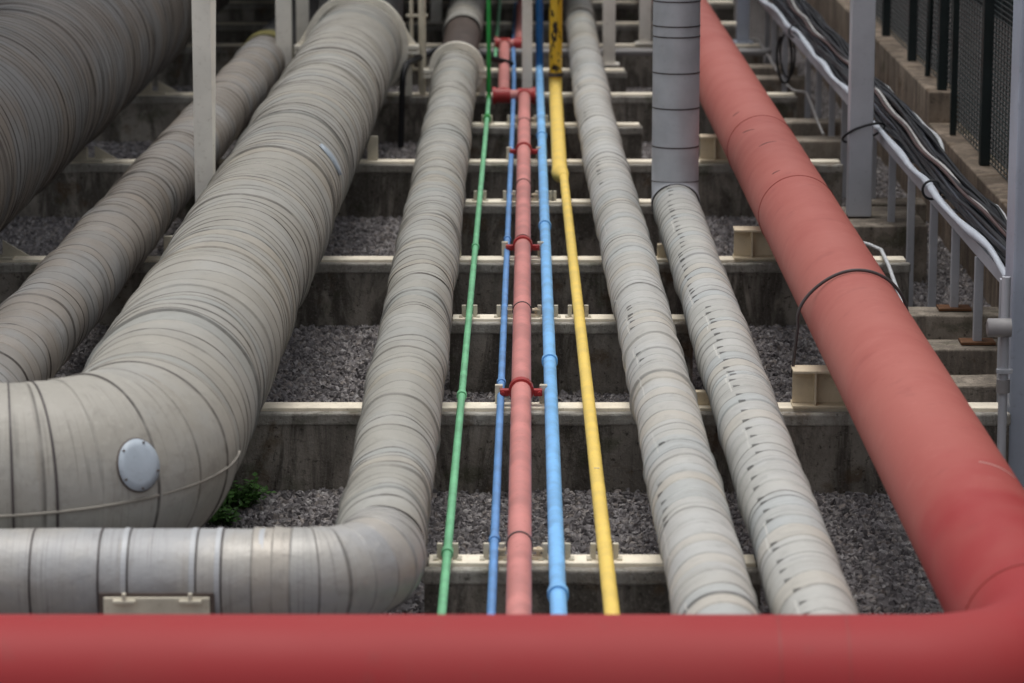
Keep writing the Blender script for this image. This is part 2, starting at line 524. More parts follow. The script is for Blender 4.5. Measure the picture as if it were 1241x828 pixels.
def jacket(sw, r, mat, parent, s0=0, s1=None, wrap=(.07, .2), lip=.007, seg=72, skew=.02, wav=.004, name='jacket', big_every=6):
    """wrapped pipe skin: each wrap a shallow cone with a lip over the next one"""
    s1 = sw.L if s1 is None else s1
    rings = []   # s, dr, tint, lip, skew, ang
    s = s0
    k = 0
    off = rng.uniform(-.003, .003)
    while s < s1:
        w = rng.uniform(*wrap)
        if rng.random() < .12:
            w *= .6
        h = lip * rng.uniform(.3, .7)
        if rng.random() < 1 / (2 * big_every):
            h = lip * rng.uniform(1.0, 1.6)
        if rng.random() < .15:
            off = rng.uniform(-.004, .004)
        t = rng.random()
        an = rng.uniform(0, 6.28)
        e = min(s + w, s1)
        strong = 1.0 if rng.random() < .15 else rng.uniform(.15, .75)
        rings += [(s + .001, off + h * .1, t, strong, 0, an), (s + .003, off + h, t, strong, .002, an), (s + .0075, off + h, t, 0, .0065, an),
                  (s + w * .5, off + h * .5 + rng.uniform(-.001, .0015), t, 0, w * .5, an),
                  (s + w - .008, off + h * .1, t, 0, w - .008, an), (s + w - .001, off, t, 0 if rng.random() < .7 else .5, w, an)]
        # keep neighbour rings following the same skew so that wraps never cross
        s += w
        k += 1
    rings = [(min(q[0], s1), *q[1:]) for q in rings if s0 - 1e-6 <= q[0] <= s1 + .3]
    if wrap[0] > 1:      # one plain sheet
        rings = [(v, rng.uniform(-.0015, .0015), .5, 0, 1.0, 0) for v in np.linspace(s0, s1, 24)]
    n = len(rings)
    A = np.linspace(0, 2 * math.pi, seg, endpoint=False)
    S = np.array([q[0] for q in rings])
    # smooth skew along the pipe
    ss = np.repeat(S[:, None], seg, 1)
    ph = np.interp(S, np.linspace(s0, s1, 14), rng.uniform(0, 6.28, 14))
    am = np.interp(S, np.linspace(s0, s1, 40), rng.uniform(.3, 1, 40)) * skew
    ss = ss + am[:, None] * np.cos(A[None] - ph[:, None])
    DR = np.repeat(np.array([q[1] for q in rings])[:, None], seg, 1)
    m1 = rng.uniform(0, 6.28, 8)
    lump = (np.sin(2 * A[None] + S[:, None] * 1.7 + m1[0]) + np.sin(3 * A[None] - S[:, None] * 2.9 + m1[1])
            + np.sin(A[None] + S[:, None] * 5.3 + m1[2]) + .7 * np.sin(5 * A[None] + S[:, None] * 11 + m1[3]))
    P, T, N, B = sw.at(ss.ravel())
    rr = (r + DR + wav * .5 * lump).ravel()
    AA = np.tile(A, n)
    V = P + rr[:, None] * (N * np.cos(AA)[:, None] + B * np.sin(AA)[:, None])
    base = np.array(parent.matrix_world.translation)
    i = np.arange(n - 1)[:, None] * seg
    kk = np.arange(seg)[None]
    k2 = (kk + 1) % seg
    F = np.stack([i + kk, i + k2, i + seg + k2, i + seg + kk], -1).reshape(-1, 4)
    me = bpy.data.meshes.new(name)
    V2 = V - base
    nv = len(V2)
    me.vertices.add(nv)
    me.vertices.foreach_set('co', V2.astype(np.float32).ravel())
    me.loops.add(len(F) * 4)
    me.loops.foreach_set('vertex_index', F.astype(np.int32).ravel())
    me.polygons.add(len(F))
    me.polygons.foreach_set('loop_start', np.arange(0, len(F) * 4, 4, dtype=np.int32))
    me.polygons.foreach_set('use_smooth', np.ones(len(F), bool))
    me.update(calc_edges=True)
    a1 = me.attributes.new('tint', 'FLOAT', 'POINT')
    a1.data.foreach_set('value', np.repeat(np.array([q[2] for q in rings], np.float32), seg))
    a2 = me.attributes.new('lip', 'FLOAT', 'POINT')
    a2.data.foreach_set('value', np.repeat(np.array([q[3] for q in rings], np.float32), seg))
    a3 = me.attributes.new('along', 'FLOAT', 'POINT')
    a3.data.foreach_set('value', np.repeat(np.array([q[4] for q in rings], np.float32), seg))
    side = 1 if sw.B[-1][0] > 0 or sw.B[0][0] > 0 else -1
    a4 = me.attributes.new('arc', 'FLOAT', 'POINT')
    a4.data.foreach_set('value', (np.where(AA > math.pi, AA - 2 * math.pi, AA) * r * side).astype(np.float32))
    uvl = me.uv_layers.new(name='UVMap')
    u = np.repeat(S, seg)[F.ravel()]
    av = np.where(AA > math.pi, AA - 2 * math.pi, AA)
    v = (np.abs(av) * r)[F.ravel()]
    uvl.data.foreach_set('uv', np.stack([u, v], -1).astype(np.float32).ravel())
    me.materials.append(mat)
    o = bpy.data.objects.new(name, me)
    link(o, parent)
    return o


def ring(sw, s, r, width, mat, parent, name='band', thick=.004, seg=48, a0=None, a1=None, tube_r=None):
    """strap or flange ring around a swept pipe"""
    mb = MB()
    full = a0 is None
    A = np.linspace(0, 2 * math.pi, seg, endpoint=False) if full else np.linspace(a0, a1, seg)
    prof = [(-width / 2, -.002), (-width / 2, thick), (width / 2, thick), (width / 2, -.002)]
    vs = []
    for ds, dr in prof:
        vs.append(sw.surf(np.full(seg, s + ds), A, np.full(seg, r + dr)))
    vs = np.concatenate(vs)
    fs = []
    lim = seg if full else seg - 1
    for j in range(4):
        j2 = (j + 1) % 4
        for k in range(lim):
            k2 = (k + 1) % seg
            fs.append((j * seg + k, j * seg + k2, j2 * seg + k2, j2 * seg + k))
    if not full:
        fs.append((0, seg, 2 * seg, 3 * seg))
        fs.append((seg - 1, 2 * seg - 1, 3 * seg - 1, 4 * seg - 1))
    mb.add(vs, fs)
    return mb.build(name, mat, parent)


def plain_pipe(sw, r, mat, parent, name='pipe_body', seg=28, s0=0, s1=None, step=.05):
    s1 = sw.L if s1 is None else s1
    mask = (sw.S >= s0) & (sw.S <= s1)
    P = sw.P[mask]
    # thin out straight runs
    keep = [0]
    for i in range(1, len(P) - 1):
        j = keep[-1]
        a, b = P[i] - P[j], P[i + 1] - P[i]
        bend = np.linalg.norm(np.cross(a / np.linalg.norm(a), b / np.linalg.norm(b)))
        if bend > .01 or np.linalg.norm(a) > .6:
            keep.append(i)
    keep.append(len(P) - 1)
    return MB().tube(P[keep], r, seg).build(name, mat, parent)


# ------------------------------------------------------------------ ground and gravel
GZ = -.37
def make_ground():
    bm = bmesh.new()
    bmesh.ops.create_grid(bm, x_segments=2, y_segments=2, size=400)
    me = bpy.data.meshes.new('ground')
    bm.to_mesh(me)
    bm.free()
    m, nt, b = new_mat('dark_soil')
    q = NB(nt)
    p = q.pos()
    n = q.noise(p, 25, 6, .7)
    c = q.mix(q.ramp(n, .3, .7), (.03, .026, .025), (.10, .09, .088))
    q.link(c, b.inputs['Base Color'])
    b.inputs['Roughness'].default_value = .95
    q.bump(b, n, 1, .03)
    me.materials.append(m)
    o = bpy.data.objects.new('ground', me)
    o.location = (0, 15, GZ - .012)
    link(o)
    o['kind'] = 'structure'


def make_gravel():
    # bed: gently uneven sheet that the stones lie on
    nx, ny = 60, 190
    X = np.linspace(-4.2, 3.6, nx)
    Y = np.linspace(9.6, 32.5, ny)
    vs, fs = [], []
    for y in Y:
        for x in X:
            h = .022 * mnoise.noise(Vector((x * 1.3, y * 1.3, 3))) + .012 * mnoise.noise(Vector((x * 4, y * 4, 9)))
            vs.append((x, y, GZ + h))
    for j in range(ny - 1):
        for i in range(nx - 1):
            fs.append((j * nx + i, j * nx + i + 1, (j + 1) * nx + i + 1, (j + 1) * nx + i))
    me = bpy.data.meshes.new('gravel')
    me.from_pydata(vs, [], fs)
    m, nt, b = new_mat('grey_gravel_stone')
    q = NB(nt)
    oi = q.n('ShaderNodeObjectInfo')
    cr = q.n('ShaderNodeValToRGB')
    e = cr.color_ramp.elements
    e[0].position, e[0].color = 0, (.12, .11, .112, 1)
    e[1].position, e[1].color = 1, (.56, .54, .54, 1)
    for pz_, c_ in ((.3, (.24, .222, .226)), (.65, (.40, .378, .382)), (.85, (.34, .30, .275))):
        el = e.new(pz_)
        el.color = (*c_, 1)
    q.link(oi.outputs['Random'], cr.inputs[0])
    n = q.noise(q.pos(), 90, 4)
    c = q.mix(q.ramp(n, .3, .75), q.mix(1.0, cr.outputs[0], (.7, .7, .7), 'MULTIPLY'), cr.outputs[0])
    q.link(c, b.inputs['Base Color'])
    b.inputs['Roughness'].default_value = .8
    me.materials.append(m)
    o = bpy.data.objects.new('gravel', me)
    link(o)
    tag(o, 'grey crushed stone gravel filling the bays between the concrete sleepers', 'gravel', kind='stuff')
    ng = bpy.data.node_groups.new('gravel_scatter', 'GeometryNodeTree')
    ng.interface.new_socket('Geometry', in_out='INPUT', socket_type='NodeSocketGeometry')
    ng.interface.new_socket('Geometry', in_out='OUTPUT', socket_type='NodeSocketGeometry')
    N = ng.nodes.new
    L = ng.links.new
    gi, go = N('NodeGroupInput'), N('NodeGroupOutput')
    dp = N('GeometryNodeDistributePointsOnFaces')
    dp.inputs['Density'].default_value = 1900
    L(gi.outputs[0], dp.inputs['Mesh'])
    ico = N('GeometryNodeMeshIcoSphere')
    ico.inputs['Radius'].default_value = .0165
    ico.inputs['Subdivisions'].default_value = 2
    sp = N('GeometryNodeSetPosition')
    L(ico.outputs[0], sp.inputs['Geometry'])
    nz = N('ShaderNodeTexVoronoi')
    nz.inputs['Scale'].default_value = 55
    pos = N('GeometryNodeInputPosition')
    L(pos.outputs[0], nz.inputs['Vector'])
    vm = N('ShaderNodeVectorMath')
    vm.operation = 'SUBTRACT'
    L(nz.outputs['Color'], vm.inputs[0])
    vm.inputs[1].default_value = (.5, .5, .5)
    vs_ = N('ShaderNodeVectorMath')
    vs_.operation = 'SCALE'
    vs_.inputs['Scale'].default_value = .013
    L(vm.outputs[0], vs_.inputs[0])
    L(vs_.outputs[0], sp.inputs['Offset'])
    sm = N('GeometryNodeSetMaterial')
    sm.inputs['Material'].default_value = m
    L(sp.outputs[0], sm.inputs['Geometry'])
    ss = N('GeometryNodeSetShadeSmooth')
    ss.inputs['Shade Smooth'].default_value = False
    L(sm.outputs[0], ss.inputs[0])
    ip = N('GeometryNodeInstanceOnPoints')
    L(dp.outputs['Points'], ip.inputs['Points'])
    L(ss.outputs[0], ip.inputs['Instance'])
    rv = N('FunctionNodeRandomValue')
    rv.data_type = 'FLOAT_VECTOR'
    rv.inputs[0].default_value = (0, 0, 0)
    rv.inputs[1].default_value = (6.28, 6.28, 6.28)
    L(rv.outputs[0], ip.inputs['Rotation'])
    rs = N('FunctionNodeRandomValue')
    rs.data_type = 'FLOAT_VECTOR'
    rs.inputs[0].default_value = (.35, .35, .28)
    rs.inputs[1].default_value = (1.45, 1.2, .95)
    rs.inputs['Seed'].default_value = 5
    L(rs.outputs[0], ip.inputs['Scale'])
    jn = N('GeometryNodeJoinGeometry')
    L(gi.outputs[0], jn.inputs[0])
    L(ip.outputs[0], jn.inputs[0])
    L(jn.outputs[0], go.inputs[0])
    md = o.modifiers.new('scatter', 'NODES')
    md.node_group = ng


make_ground()
make_gravel()


# ------------------------------------------------------------------ concrete sleepers
def rough_box(x0, x1, y0, y1, z0, z1, div=.12, amp=.004):
    """concrete block with softened, slightly chipped edges"""
    bm = bmesh.new()
    bmesh.ops.create_cube(bm, size=1)
    for v in bm.verts:
        v.co = Vector((x0 + (v.co.x + .5) * (x1 - x0), y0 + (v.co.y + .5) * (y1 - y0), z0 + (v.co.z + .5) * (z1 - z0)))
    k = max(1, int((x1 - x0) / div))
    ex = [e for e in bm.edges if abs(e.verts[0].co.x - e.verts[1].co.x) > .01]
    bmesh.ops.subdivide_edges(bm, edges=ex, cuts=min(k, 60), use_grid_fill=True)
    le = [e for e in bm.edges if len(e.link_faces) == 2 and e.calc_face_angle(0) > 1]
    bmesh.ops.bevel(bm, geom=le, offset=.009, segments=2, affect='EDGES', profile=.5)
    for v in bm.verts:
        n = mnoise.noise_vector(v.co * 6.0)
        v.co += n * amp
    bm.verts.index_update()
    mb = MB()
    mb.add([v.co[:] for v in bm.verts], [[v.index for v in f.verts] for f in bm.faces])
    bm.free()
    return mb


def sleeper(name, x0, x1, yf, label, group, plate=True, depth=.2, top=0.0, clips=()):
    t = thing(name, label, 'concrete beam', ((x0 + x1) / 2, yf + depth / 2, GZ - .05), group)
    rough_box(x0, x1, yf, yf + depth, GZ - .06, top - .012).build('concrete_block', M['concrete'], t)
    rough_box(x0 - .004, x1 + .004, yf - .007, yf + .05, top - .062, top - .006, .09, .005).build('edge_rim', M['rim'], t)
    if plate:
        MB().box(((x0 + x1) / 2, yf + depth * .5 + .008, top - .006), (x1 - x0 - .03, depth * .62, .028), 0, .004).build('steel_plate', M['plate'], t)
    for (cx_, w) in clips:
        yc = yf + depth * .5
        for s in (-1, 1):
            MB().box((cx_ + s * (w + .012), yc, top + .035), (.021, .02, .068), 0, .002).box(
                (cx_ + s * (w + .026), yc, top + .011), (.02, .05, .008), 0, .001).build('clip_tab', M['cream'], t)
    return t


G_LONG = 'long concrete sleepers crossing under all the pipes'
G_SHORT = 'short concrete sleepers under the thin coloured pipes'
LONG = [14.33, 18.16, 21.98, 25.66, 29.2, 31.1, 33.2]
long_labels = [
    'nearest long concrete sleeper with cream top plate, just behind the two large elbows',
    'second long concrete sleeper, passing under the lower end of the vertical grey riser',
    'third long concrete sleeper, carrying the red clamp just below the thick yellow pipe',
    'fourth long concrete sleeper, where the thin red pipe makes its sideways jog',
    'fifth long concrete sleeper, in the shade beyond the red jog',
    'sixth long concrete sleeper, a thin pale line near the top of the photo',
    'farthest long concrete sleeper at the very top of the photo']
for i, y in enumerate(LONG):
    sleeper('concrete_sleeper', -4.3, 2.2, y, long_labels[i], G_LONG)
XG, XS, XR, XB, XY = {}, {}, {}, {}, {}
SHORT = [(11.7, 'nearest short concrete sleeper, right behind the big red cross pipe at the bottom'),
         (16.42, 'second short concrete sleeper from the front, between the two nearest long sleepers'),
         (20.24, 'third short concrete sleeper, just below the yellow reducer'),
         (23.87, 'fourth short concrete sleeper, just below the bright red tee of the thin red pipe'),
         (27.3, 'farthest short concrete sleeper, beyond the bright red tee in the shade')]

# thin pipe centre lines (x at depth) measured on the photograph
def line2(p1, p2):
    (a, ya), (b, yb) = (p1[0], p1[1]), (p2[0], p2[1])
    return lambda Y: a + (b - a) * (Y - ya) / (yb - ya)


gA, gB = gp(535.5, 742, .045), gp(592, 125, .045)
bA, bB = gp(595.5, 742, .045), gp(621.8, 134, .045)
rA, rB = gp(628.7, 742, .075), gp(635.5, 118, .075)
uA, uB = gp(677, 742, .06), gp(654, 95, .06)
yA, yB = gp(741.5, 742, .06), gp(683, 212, .06)
yC, yD = gp(678, 204, .07), gp(673.5, 112, .07)
fg, fb, fr, fu, fy = line2(gA, gB), line2(bA, bB), line2(rA, rB), line2(uA, uB), line2(yA, yB)
for y, lab in SHORT:
    yc = y + .1
    yx = fy(yc) if y < 20 else yC[0]
    cl = [(fg(yc), .017), (fb(yc), .017), (fu(yc), .03)] + ([(yx, .03)] if y < 21 else [])
    if y > 26:
        cl = []
    sleeper('concrete_sleeper', -.335, .9 if y < 23 else .92, y, lab, G_SHORT, clips=cl)

for y, px, w_, h_, mt_ in ((21.98, 452, .07, .16, 'cream'), (18.16, 556, .028, .085, 'cream'), (18.16, 806, .09, .075, 'beige'), (14.33, 850, .07, .06, 'beige'),
                          (25.66, 583, .05, .17, 'cream'), (25.66, 524, .04, .14, 'cream'), (18.16, 205, .05, .12, 'cream')):
    sl_ = [o for o in COL.objects if o.name.startswith('concrete_sleeper') and abs(o.location.y - y - .1) < .01][0]
    MB().box((gx(px, y + .15), y + .13, .0085 + h_ / 2), (w_, .05, h_), 0, .003).build('guide_plate', M[mt_], sl_)

# ------------------------------------------------------------------ large insulated pipes on the left
def saddle_clamp(sw, s, r, parent, mat, width=.06, ear=True, zfoot=0.0, earw=.12):
    c = ring(sw, s, r, width, mat, parent, 'clamp_collar', .05, 56)
    if ear:
        p, t, n, b = [q[0] for q in sw.at(np.array([s]))]
        for sg in (-1, 1):
            e = p + RGT * sg * (r + earw * .5)
            mb = MB().box((e[0], e[1], p[2] - .01), (earw, width * 1.1, .03), 0, .003)
            mb.box((e[0], e[1], p[2] - .05), (earw, width * 1.1, .025), 0, .003)
            mb.prism([(p[0] + sg * (r + .005), e[1] + .004, p[2] + .0), (p[0] + sg * (r + earw * .9), e[1] + .004, p[2] + .0),
                      (p[0] + sg * (r - .03), e[1] + .004, p[2] + r * .62)], (0, .014, 0))
            build_sub(mb, 'ear', mat, c)
            f = MB().box((p[0] + sg * (r + earw * .35), e[1] + .06, (p[2] - .06 + zfoot) / 2), (.05, .05, p[2] - .06 - zfoot), 0, .003)
            build_sub(f, 'foot', mat, c)
    return c


# D: the big pale pipe with the elbow
rD, zD = .347, .397
xD = lambda Y: -1.347 + .0105 * (Y - 15)
pathD = fillet([(-4.4, 11.42, zD), (xD(11.42), 11.42, zD), (xD(26.3), 26.3, zD), (xD(26.3), 26.3, 4.3)], [.50, .5])
swD = Sweep(pathD)
tD = thing('insulated_pipe', 'largest pale wrapped pipe, bending left in a big elbow with an oval plate', 'pipe', (xD(15), 15, 0))
sBend = swD.s_at_y(12.0)
iB = int(np.argmin(np.abs(swD.P[:, 1] - 11.95) + np.abs(swD.P[:, 0] - xD(12)) * 3))
sE0, sE1 = None, None
dx = np.abs(swD.T[:, 0])
sE1 = swD.S[np.where(dx > .02)[0][-1]] if False else swD.S[int(np.where((swD.T[:, 1] > .999) & (swD.P[:, 1] > 11.6))[0][0])]
sE0 = swD.S[int(np.where(swD.T[:, 0] > .999)[0][-1])]
sR = swD.s_at_y(25.62)
jacket(swD, rD, M['jacket_large'], tD, sE1, sR + .02, wrap=(.075, .21), lip=.008, seg=96, wav=.007)
jacket(swD, rD + .004, M['jacket_large'], tD, 0, sE1 + .01, wrap=(.11, .14), lip=.007, seg=96, skew=.004, wav=.003, name='elbow_jacket', big_every=3)
plain_pipe(swD, rD - .012, M['dark_steel'], tD, 'riser_section', 48, sR, None)
saddle_clamp(swD, sR, rD + .008, tD, M['collar'], .11, True, 0.0, .13)
# long lower seam round the outside of the elbow
A_ = []
ssm = np.linspace(.4, sE1 + .05, 90)
angs = np.linspace(2.02, 2.0, 90)
B_sign = 1 if (swD.B[0] @ np.array([0, -1, 0])) > 0 else -1
MB().tube(swD.surf(ssm, B_sign * np.linspace(1.87, 1.62, 90), np.full(90, rD + .006)), .0062, 6).build('lower_seam', M['seam_sheet'], tD)
# oval pale plate on the front of the elbow
def surface_patch(sw, sc, ac, hs, ha, r, mat, parent, name, thick=.008, rimmat=None):
    n = 28
    t = np.linspace(0, 2 * math.pi, n, endpoint=False)
    mb = MB()
    rows = [(0.0, thick)] + [(k, thick) for k in (.35, .7, 1.0)] + [(1.0, -.01)]
    vs = []
    for k, h in rows[1:]:
        vs.append(sw.surf(sc + k * hs * np.cos(t), ac + k * ha * np.sin(t), np.full(n, r + h)))
    vs = np.concatenate(vs + [sw.surf(np.array([sc]), np.array([ac]), np.array([r + thick]))])
    fs = []
    nr = len(rows) - 1
    for j in range(nr - 1):
        for i in range(n):
            fs.append((j * n + i, j * n + (i + 1) % n, (j + 1) * n + (i + 1) % n, (j + 1) * n + i))
    for i in range(n):
        fs.append((nr * n, i, (i + 1) % n))
    mb.add(vs, fs, True)
    return mb.build(name, mat, parent)


def locate(sw, px, py, r, s_rng, facing=True):
    """nearest surface spot of a pipe to a photo pixel: returns s, a"""
    S_ = np.linspace(s_rng[0], s_rng[1], 240)
    A = np.linspace(-math.pi, math.pi, 241)
    SS, AA = np.meshgrid(S_, A, indexing='ij')
    Q = sw.surf(SS.ravel(), AA.ravel(), np.full(SS.size, r))
    d = Q - CPOS
    w = d @ FWD
    ex = CXP + FPX * (d @ RGT) / w - px
    ey = CYP - FPX * (d @ UPV) / w - py
    e = ex * ex + ey * ey + (w - w.min()) * .0
    ok = np.argsort(e)[:40]
    best = ok[np.argmin(w[ok])]
    return SS.ravel()[best], AA.ravel()[best]


for px in (17, 80):
    s_, a_ = locate(swD, px, 560, rD, (.2, sE1))
    ring(swD, s_, rD + .004, .005, M['band_dark'], tD, 'seam_band', .0035, 72)
s_, a_ = locate(swD, 174, 553, rD, (sE0 - 1.2, sE1 + .3))
surface_patch(swD, s_, a_, .053, .096 / rD, rD + .004, M['dark_sleeve'], tD, 'plate_rim', .006)
surface_patch(swD, s_, a_, .050, .090 / rD, rD + .010, M['pale_plate'], tD, 'inspection_plate', .006)
for t_ in (.4, 1.57, 2.6, 3.9, 5.2):
    ss_, aa_ = s_ + .045 * math.cos(t_), a_ + .081 / rD * math.sin(t_)
    surface_patch(swD, ss_, aa_, .003, .004 / rD, rD + .0145, M['dark_sleeve'], tD, 'screw', .004)
s_, a_ = locate(swD, 404, 192, rD, (sE1 + 4, swD.L * .8))
surface_patch(swD, s_, a_, .05, .10 / rD, rD + .016, M['pale_plate'], tD, 'bare_patch', .004)

# C: mid grey wrapped pipe with elbow
rC, zC = .163, .213
xC = lambda Y: -.471 + .0012 * (Y - 15)
pathC = fillet([(-4.4, 10.8, zC), (xC(10.8), 10.8, zC), (xC(40), 40, zC)], [.27])
swC = Sweep(pathC)
tC = thing('insulated_pipe', 'mid size grey wrapped pipe left of the green pipe, its near end ringed with straps', 'pipe', (xC(15), 15, 0))
cE1 = swC.S[int(np.where((swC.T[:, 1] > .999))[0][0])]
cE0 = swC.S[int(np.where(swC.T[:, 0] > .999)[0][-1])]
cR = swC.s_at_y(25.6)
cQ = swC.s_at_y(28.2)
jacket(swC, rC, M['jacket_pale'], tC, cE1 + .06, cR, wrap=(.07, .18), lip=.006, seg=64, wav=.006)
jacket(swC, rC + .003, M['jacket_metal'], tC, cE0 - .14, cE1 + .07, wrap=(.062, .072), lip=.005, seg=64, skew=.002, wav=.001, name='elbow_jacket')
jacket(swC, rC + .003, M['jacket_metal'], tC, 0, cE0 - .14, wrap=(3.8, 4), lip=.004, seg=64, skew=.0, wav=.002, name='straight_jacket')
plain_pipe(swC, rC - .012, M['dark_sleeve'], tC, 'dark_sleeve', 40, cR - .02, cQ)
jacket(swC, rC - .002, M['jacket_pale'], tC, cQ, None, wrap=(.1, .3), lip=.005, seg=48, name='far_jacket')
saddle_clamp(swC, cR, rC + .004, tC, M['collar'], .09, True, 0.0, .09)
for px in (38, 121, 153, 233, 262, 315):
    x = gx(px, 10.64)
    s = swC.S[int(np.argmin(np.abs(swC.P[:, 0] - x) + (swC.P[:, 1] > 10.85) * 5))]
    ring(swC, s, rC + .005, .017 if px in (153, 233, 262, 315) else .007, M['band_shine'] if px not in (38, 121) else M['band_dark'], tC, 'strap', .002, 56)
    if px not in (38, 121):
        ring(swC, s + .014, rC + .004, .005, M['band_dark'], tC, 'strap_gap', .0015, 56)
x0, x1 = gx(126, 10.6), gx(255, 10.6)
mb = MB().box(((x0 + x1) / 2, 10.706, -.07), (x1 - x0, .18, .53), 0, .006)
mb.build('support_shoe', M['cream'], tC)
MB().box(((x0 + x1) / 2, 10.715, -.06), (x1 - x0 + .03, .18, .535), 0, .004).build('shoe_gap_shade', M['dark_sleeve'], tC)  # dark box painted in for the shadowed gap round the shoe
for px in (152, 232):
    MB().box((gx(px, 10.6), 10.60, .185), (.075, .02, .012), 0, .003).box((gx(px, 10.6), 10.60, .2), (.014, .016, .03), 0, .003).build('shoe_bolt', M['cream'], tC)

# B: rusty wrapped pipe between the two large ones
rB_, zB = .192, .242
xB = lambda Y: -2.212 + .0207 * (Y - 15)
pathB = fillet([(-4.6, 12.33, zB), (xB(12.33), 12.33, zB), (xB(34), 34, zB)], [.3])
swB = Sweep(pathB)
tB = thing('insulated_pipe', 'rust tinged wrapped pipe running between the largest pale pipe and the dark brown one', 'pipe', (xB(15), 15, 0))
bR = swB.s_at_y(26.0)
jacket(swB, rB_, M['jacket_rusty'], tB, 0, bR, wrap=(.11, .19), lip=.007, seg=64, wav=.005)
plain_pipe(swB, rB_ - .015, M['dark_steel'], tB, 'far_section', 40, bR)
ring(swB, bR + .15, rB_ + .004, .32, M['yellowgreen'], tB, 'clamp_collar', .012, 48)

# A: huge dark brown pipe at the upper left
rA_, zA = .55, .65
xA = lambda Y: -3.21 + .010 * (Y - 15)
pathA = fillet([(-7, 13.7, zA), (xA(13.7), 13.7, zA), (xA(40), 40, zA)], [.8])
swA = Sweep(pathA)
tA = thing('insulated_pipe', 'huge dark brown wrapped pipe filling the upper left corner', 'pipe', (xA(20), 20, 0))
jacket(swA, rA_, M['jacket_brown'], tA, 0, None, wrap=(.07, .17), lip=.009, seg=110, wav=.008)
# gusseted shoes under the huge pipe
for y in (14.43, 18.26, 22.08, 25.76):
    mb = MB().box((xA(y), y, .055), (.5, .1, .08), 0, .004)
    mb.box((xA(y), y, .014), (.72, .12, .012), 0, .002)
    mb.prism([(xA(y) + .30, y - .01, .02), (xA(y) + .45, y - .01, .02), (xA(y) + .30, y - .01, .11)], (0, .016, 0))
    mb.build('support_shoe', M['cream'], tA)

# ------------------------------------------------------------------ insulated pipes right of the thin pipes
rE, zE = .134, .184
xE = lambda Y: .618 - .0086 * (Y - 15)
eP = [gp(716, 108, zE), gp(708, 60, zE), gp(700, 2, zE)]
pathE = fillet([(xE(8.9), 8.9, zE), (xE(21), 21, zE), (xE(23.6) + .012, 23.6, zE), eP[0], eP[1], eP[2], (eP[2][0] + .03, 41, zE)],
               [9, 9, 9, 6, 6])
swE = Sweep(pathE)
tE = thing('insulated_pipe', 'left one of the two off white wrapped pipes, next to the yellow pipe', 'pipe', (xE(15), 15, 0))
jacket(swE, rE, M['jacket_white'], tE, 0, swE.s_at_y(26.2), wrap=(.09, .19), lip=.006, seg=60, wav=.003, skew=.025)
jacket(swE, rE - .004, M['jacket_pale'], tE, swE.s_at_y(26.2), None, wrap=(.2, .4), lip=.004, seg=48, name='far_jacket')
ring(swE, swE.s_at_y(29.4), rE, .06, M['dark_sleeve'], tE, 'joint_band', .004)

rF, zF = .131, .181
xF = lambda Y: .957 - .0061 * (Y - 15)
pathF = fillet([(xF(8.9), 8.9, zF), (xF(19.1), 19.1, zF), (xF(19.1), 19.1, 4.6)], [.15])
swF = Sweep(pathF)
tF = thing('insulated_pipe', 'off white wrapped pipe that turns up into the blue grey vertical riser', 'pipe', (xF(15), 15, 0))
fE0 = swF.S[int(np.where(swF.T[:, 1] > .999)[0][-1])]
fE1 = swF.S[int(np.where(swF.T[:, 2] > .999)[0][0])]
jacket(swF, rF, M['jacket_white_cut'], tF, 0, fE0 + .1, wrap=(.10, .17), lip=.006, seg=60, wav=.003, skew=.02)
plain_pipe(swF, rF + .006, M['riser_metal'], tF, 'riser', 56, fE0 + .08)
ring(swF, fE0 + .085, rF + .004, .035, M['riser_metal'], tF, 'elbow_collar', .008, 56)
ring(swF, fE0 + .062, rF + .004, .01, M['band_dark'], tF, 'elbow_seam', .005, 56)
for py in (3, 46, 90, 133, 180, 223):
    # height of the band on the riser
    ang = PITCH + math.atan((py - CYP) / FPX)
    z = CAM_H - (19.1 - rF) * math.tan(ang)
    s = fE1 + (z - swF.P[int(np.argmin(np.abs(swF.S - fE1)))][2])
    ring(swF, s, rF + .006, .008, M['band_dark'], tF, 'riser_band', .002, 56)
for z in (.9, 1.5, 2.1, 2.7):
    ring(swF, fE1 + z, rF + .006, .008, M['band_dark'], tF, 'riser_band', .002, 56)
# lengthwise seam of the riser sheet
MB().tube(swF.surf(np.linspace(fE1, swF.L, 30), np.full(30, math.pi - .35), np.full(30, rF + .008)), .003, 5).build('riser_seam', M['riser_metal'], tF)


def left_sign(sw):
    return 1 if sw.B[0][0] < 0 else -1


# ------------------------------------------------------------------ the big red pipe
rR, zR = .212, .392
xR = lambda Y: 1.522 - .0054 * (Y - 15)
pathR = fillet([(-6, 8.97, zR), (xR(8.97), 8.97, zR), (xR(42), 42, zR)], [.43])
swR = Sweep(pathR)
tR = thing('red_pipe', 'thick matt red pipe on the right that turns across the bottom of the photo', 'pipe', (xR(15), 15, 0))
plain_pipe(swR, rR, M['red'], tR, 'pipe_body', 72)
for y in (9.55, 17.4, 19.86):
    ring(swR, swR.s_at_y(y), rR, .006, M['red_mark'], tR, 'weld_seam', .003, 64)
for px in (940, 1022):
    x = gx(px, 8.95)
    ring(swR, swR.S[int(np.argmin(np.abs(swR.P[:, 0] - x) + (swR.P[:, 1] > 9.0) * 5))], rR, .003, M['red_joint'], tR, 'weld_seam', .0012, 64)
sgR = left_sign(swR) if abs(swR.B[-1][0]) < .5 else (1 if swR.B[-1][0] < 0 else -1)
ring(swR, swR.s_at_y(10.85), rR, .007, M['white_mark'], tR, 'scrape', .002, 24, sgR * -.75, sgR * -.1)
